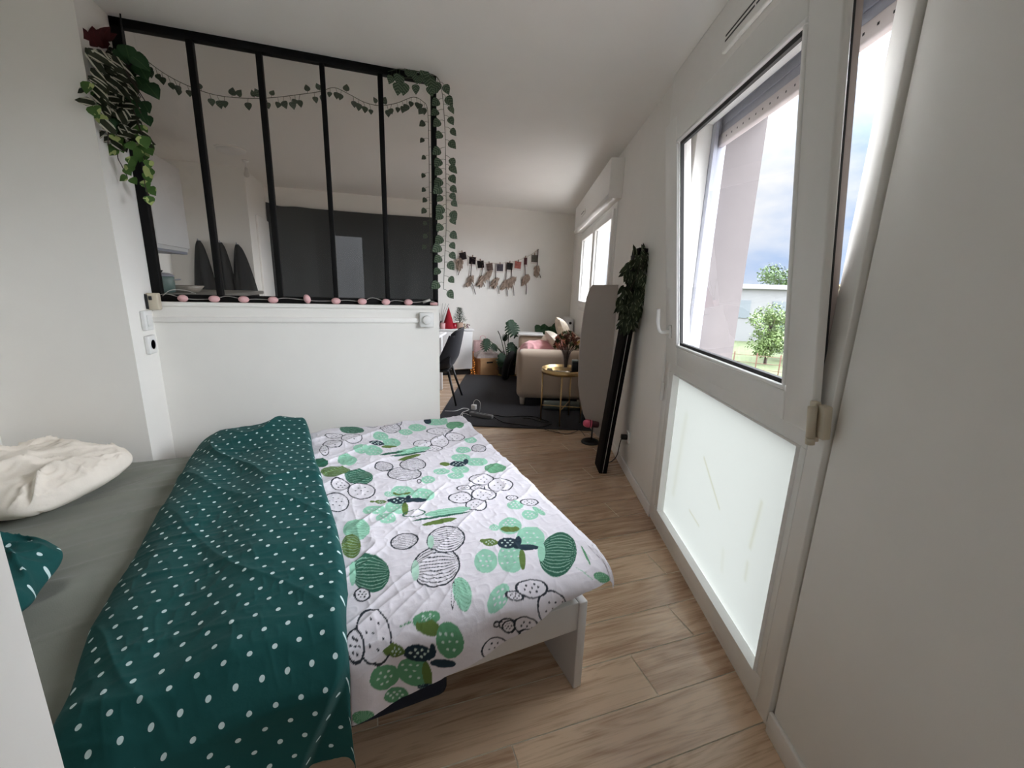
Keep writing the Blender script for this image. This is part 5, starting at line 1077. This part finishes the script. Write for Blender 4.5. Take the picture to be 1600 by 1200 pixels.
# glow lobe added right and behind to light the room; visible sky ahead dimmed
glow_dir = Vector((.88, -.3, .5)).normalized()
dt = N.new('ShaderNodeVectorMath'); dt.operation = 'DOT_PRODUCT'; L.new(tc.outputs['Generated'], dt.inputs[0]); dt.inputs[1].default_value = glow_dir
glow = wm('POWER', wm('MAXIMUM', dt.outputs['Value'], 0.0), 3.0)
nz = N.new('ShaderNodeTexNoise'); nz.inputs['Scale'].default_value = 3.2; nz.inputs['Detail'].default_value = 6; nz.inputs['Roughness'].default_value = .55
mp = N.new('ShaderNodeMapping'); mp.inputs['Scale'].default_value = (1, 1, 2.2); L.new(tc.outputs['Generated'], mp.inputs[0]); L.new(mp.outputs[0], nz.inputs['Vector'])
cr = N.new('ShaderNodeValToRGB'); e = cr.color_ramp.elements
e[0].position = .38; e[0].color = (.50, .64, .90, 1); e[1].position = .62; e[1].color = (1, 1, 1, 1); L.new(nz.outputs['Fac'], cr.inputs[0])
upz = wm('MAXIMUM', sp.outputs['Z'], 0.0)
st = wm('ADD', wm('ADD', wm('MULTIPLY', glow, SKY_GLOW), SKY_BASE), wm('MULTIPLY', upz, SKY_UP))
dim_dot = N.new('ShaderNodeVectorMath'); dim_dot.operation = 'DOT_PRODUCT'; L.new(tc.outputs['Generated'], dim_dot.inputs[0]); dim_dot.inputs[1].default_value = Vector((.77, .62, .03)).normalized()
mr = N.new('ShaderNodeMapRange'); mr.interpolation_type = 'SMOOTHSTEP'; mr.inputs['From Min'].default_value = .86; mr.inputs['From Max'].default_value = .985; L.new(dim_dot.outputs['Value'], mr.inputs['Value'])
mixs = N.new('ShaderNodeMix'); L.new(mr.outputs[0], mixs.inputs['Factor']); L.new(st, mixs.inputs['A']); mixs.inputs['B'].default_value = SKY_DIM
mixc = N.new('ShaderNodeMix'); mixc.data_type = 'RGBA'; L.new(mr.outputs[0], mixc.inputs['Factor']); mixc.inputs['A'].default_value = (.90, .935, 1, 1); L.new(cr.outputs[0], mixc.inputs['B'])
L.new(mixc.outputs['Result'], bg.inputs['Color']); L.new(mixs.outputs['Result'], bg.inputs['Strength'])
def portal(name, M, sx, sy):
    l = bpy.data.lights.new(name, 'AREA'); l.shape = 'RECTANGLE'; l.size = sx; l.size_y = sy; l.cycles.is_portal = True
    o = bpy.data.objects.new(name, l); C.objects.link(o); o.matrix_world = M
def pm(c, right, up, nrm):           # area light shines along its local -Z
    r, u, n = (np.array(q, float) for q in (right, up, nrm)); return Matrix(((r[0], u[0], -n[0], c[0]), (r[1], u[1], -n[1], c[1]), (r[2], u[2], -n[2], c[2]), (0, 0, 0, 1)))
Zv = np.array([0, 0, 1.])
portal('large_window_daylight', pm(W(.36, .625, 1.1), -WD, Zv, -WN) , 1.3, 2.2)
portal('far_window_daylight', pm(W(.36, 4.025, 1.58), -WD, Zv, -WN), 2.2, 1.1)
portal('back_window_daylight', pm((-.22, -1.2, 1.5), (-1, 0, 0), Zv, (0, 1, 0)), .45, 1.0)
cam = bpy.data.cameras.new('camera'); co = bpy.data.objects.new('camera', cam); C.objects.link(co)
cam.sensor_width = 36; cam.sensor_fit = 'HORIZONTAL'; cam.lens = F/1600*36; cam.clip_start = .02; cam.clip_end = 500
r, u, b = RC[0], -RC[1], -RC[2]
co.matrix_world = Matrix(((r[0], u[0], b[0], EYE[0]), (r[1], u[1], b[1], EYE[1]), (r[2], u[2], b[2], EYE[2]), (0, 0, 0, 1)))
sc = bpy.context.scene; sc.camera = co
sc.view_settings.view_transform = 'Standard'; sc.view_settings.look = 'None'; sc.view_settings.gamma = 1; sc.view_settings.exposure = EXPO
sc.view_settings.use_curve_mapping = False
sc.cycles.max_bounces = 14; sc.cycles.diffuse_bounces = 9; sc.cycles.transparent_max_bounces = 24; sc.cycles.glossy_bounces = 6
sc.cycles.use_denoising = True; sc.cycles.sample_clamp_indirect = 8; sc.cycles.caustics_reflective = False; sc.cycles.caustics_refractive = False
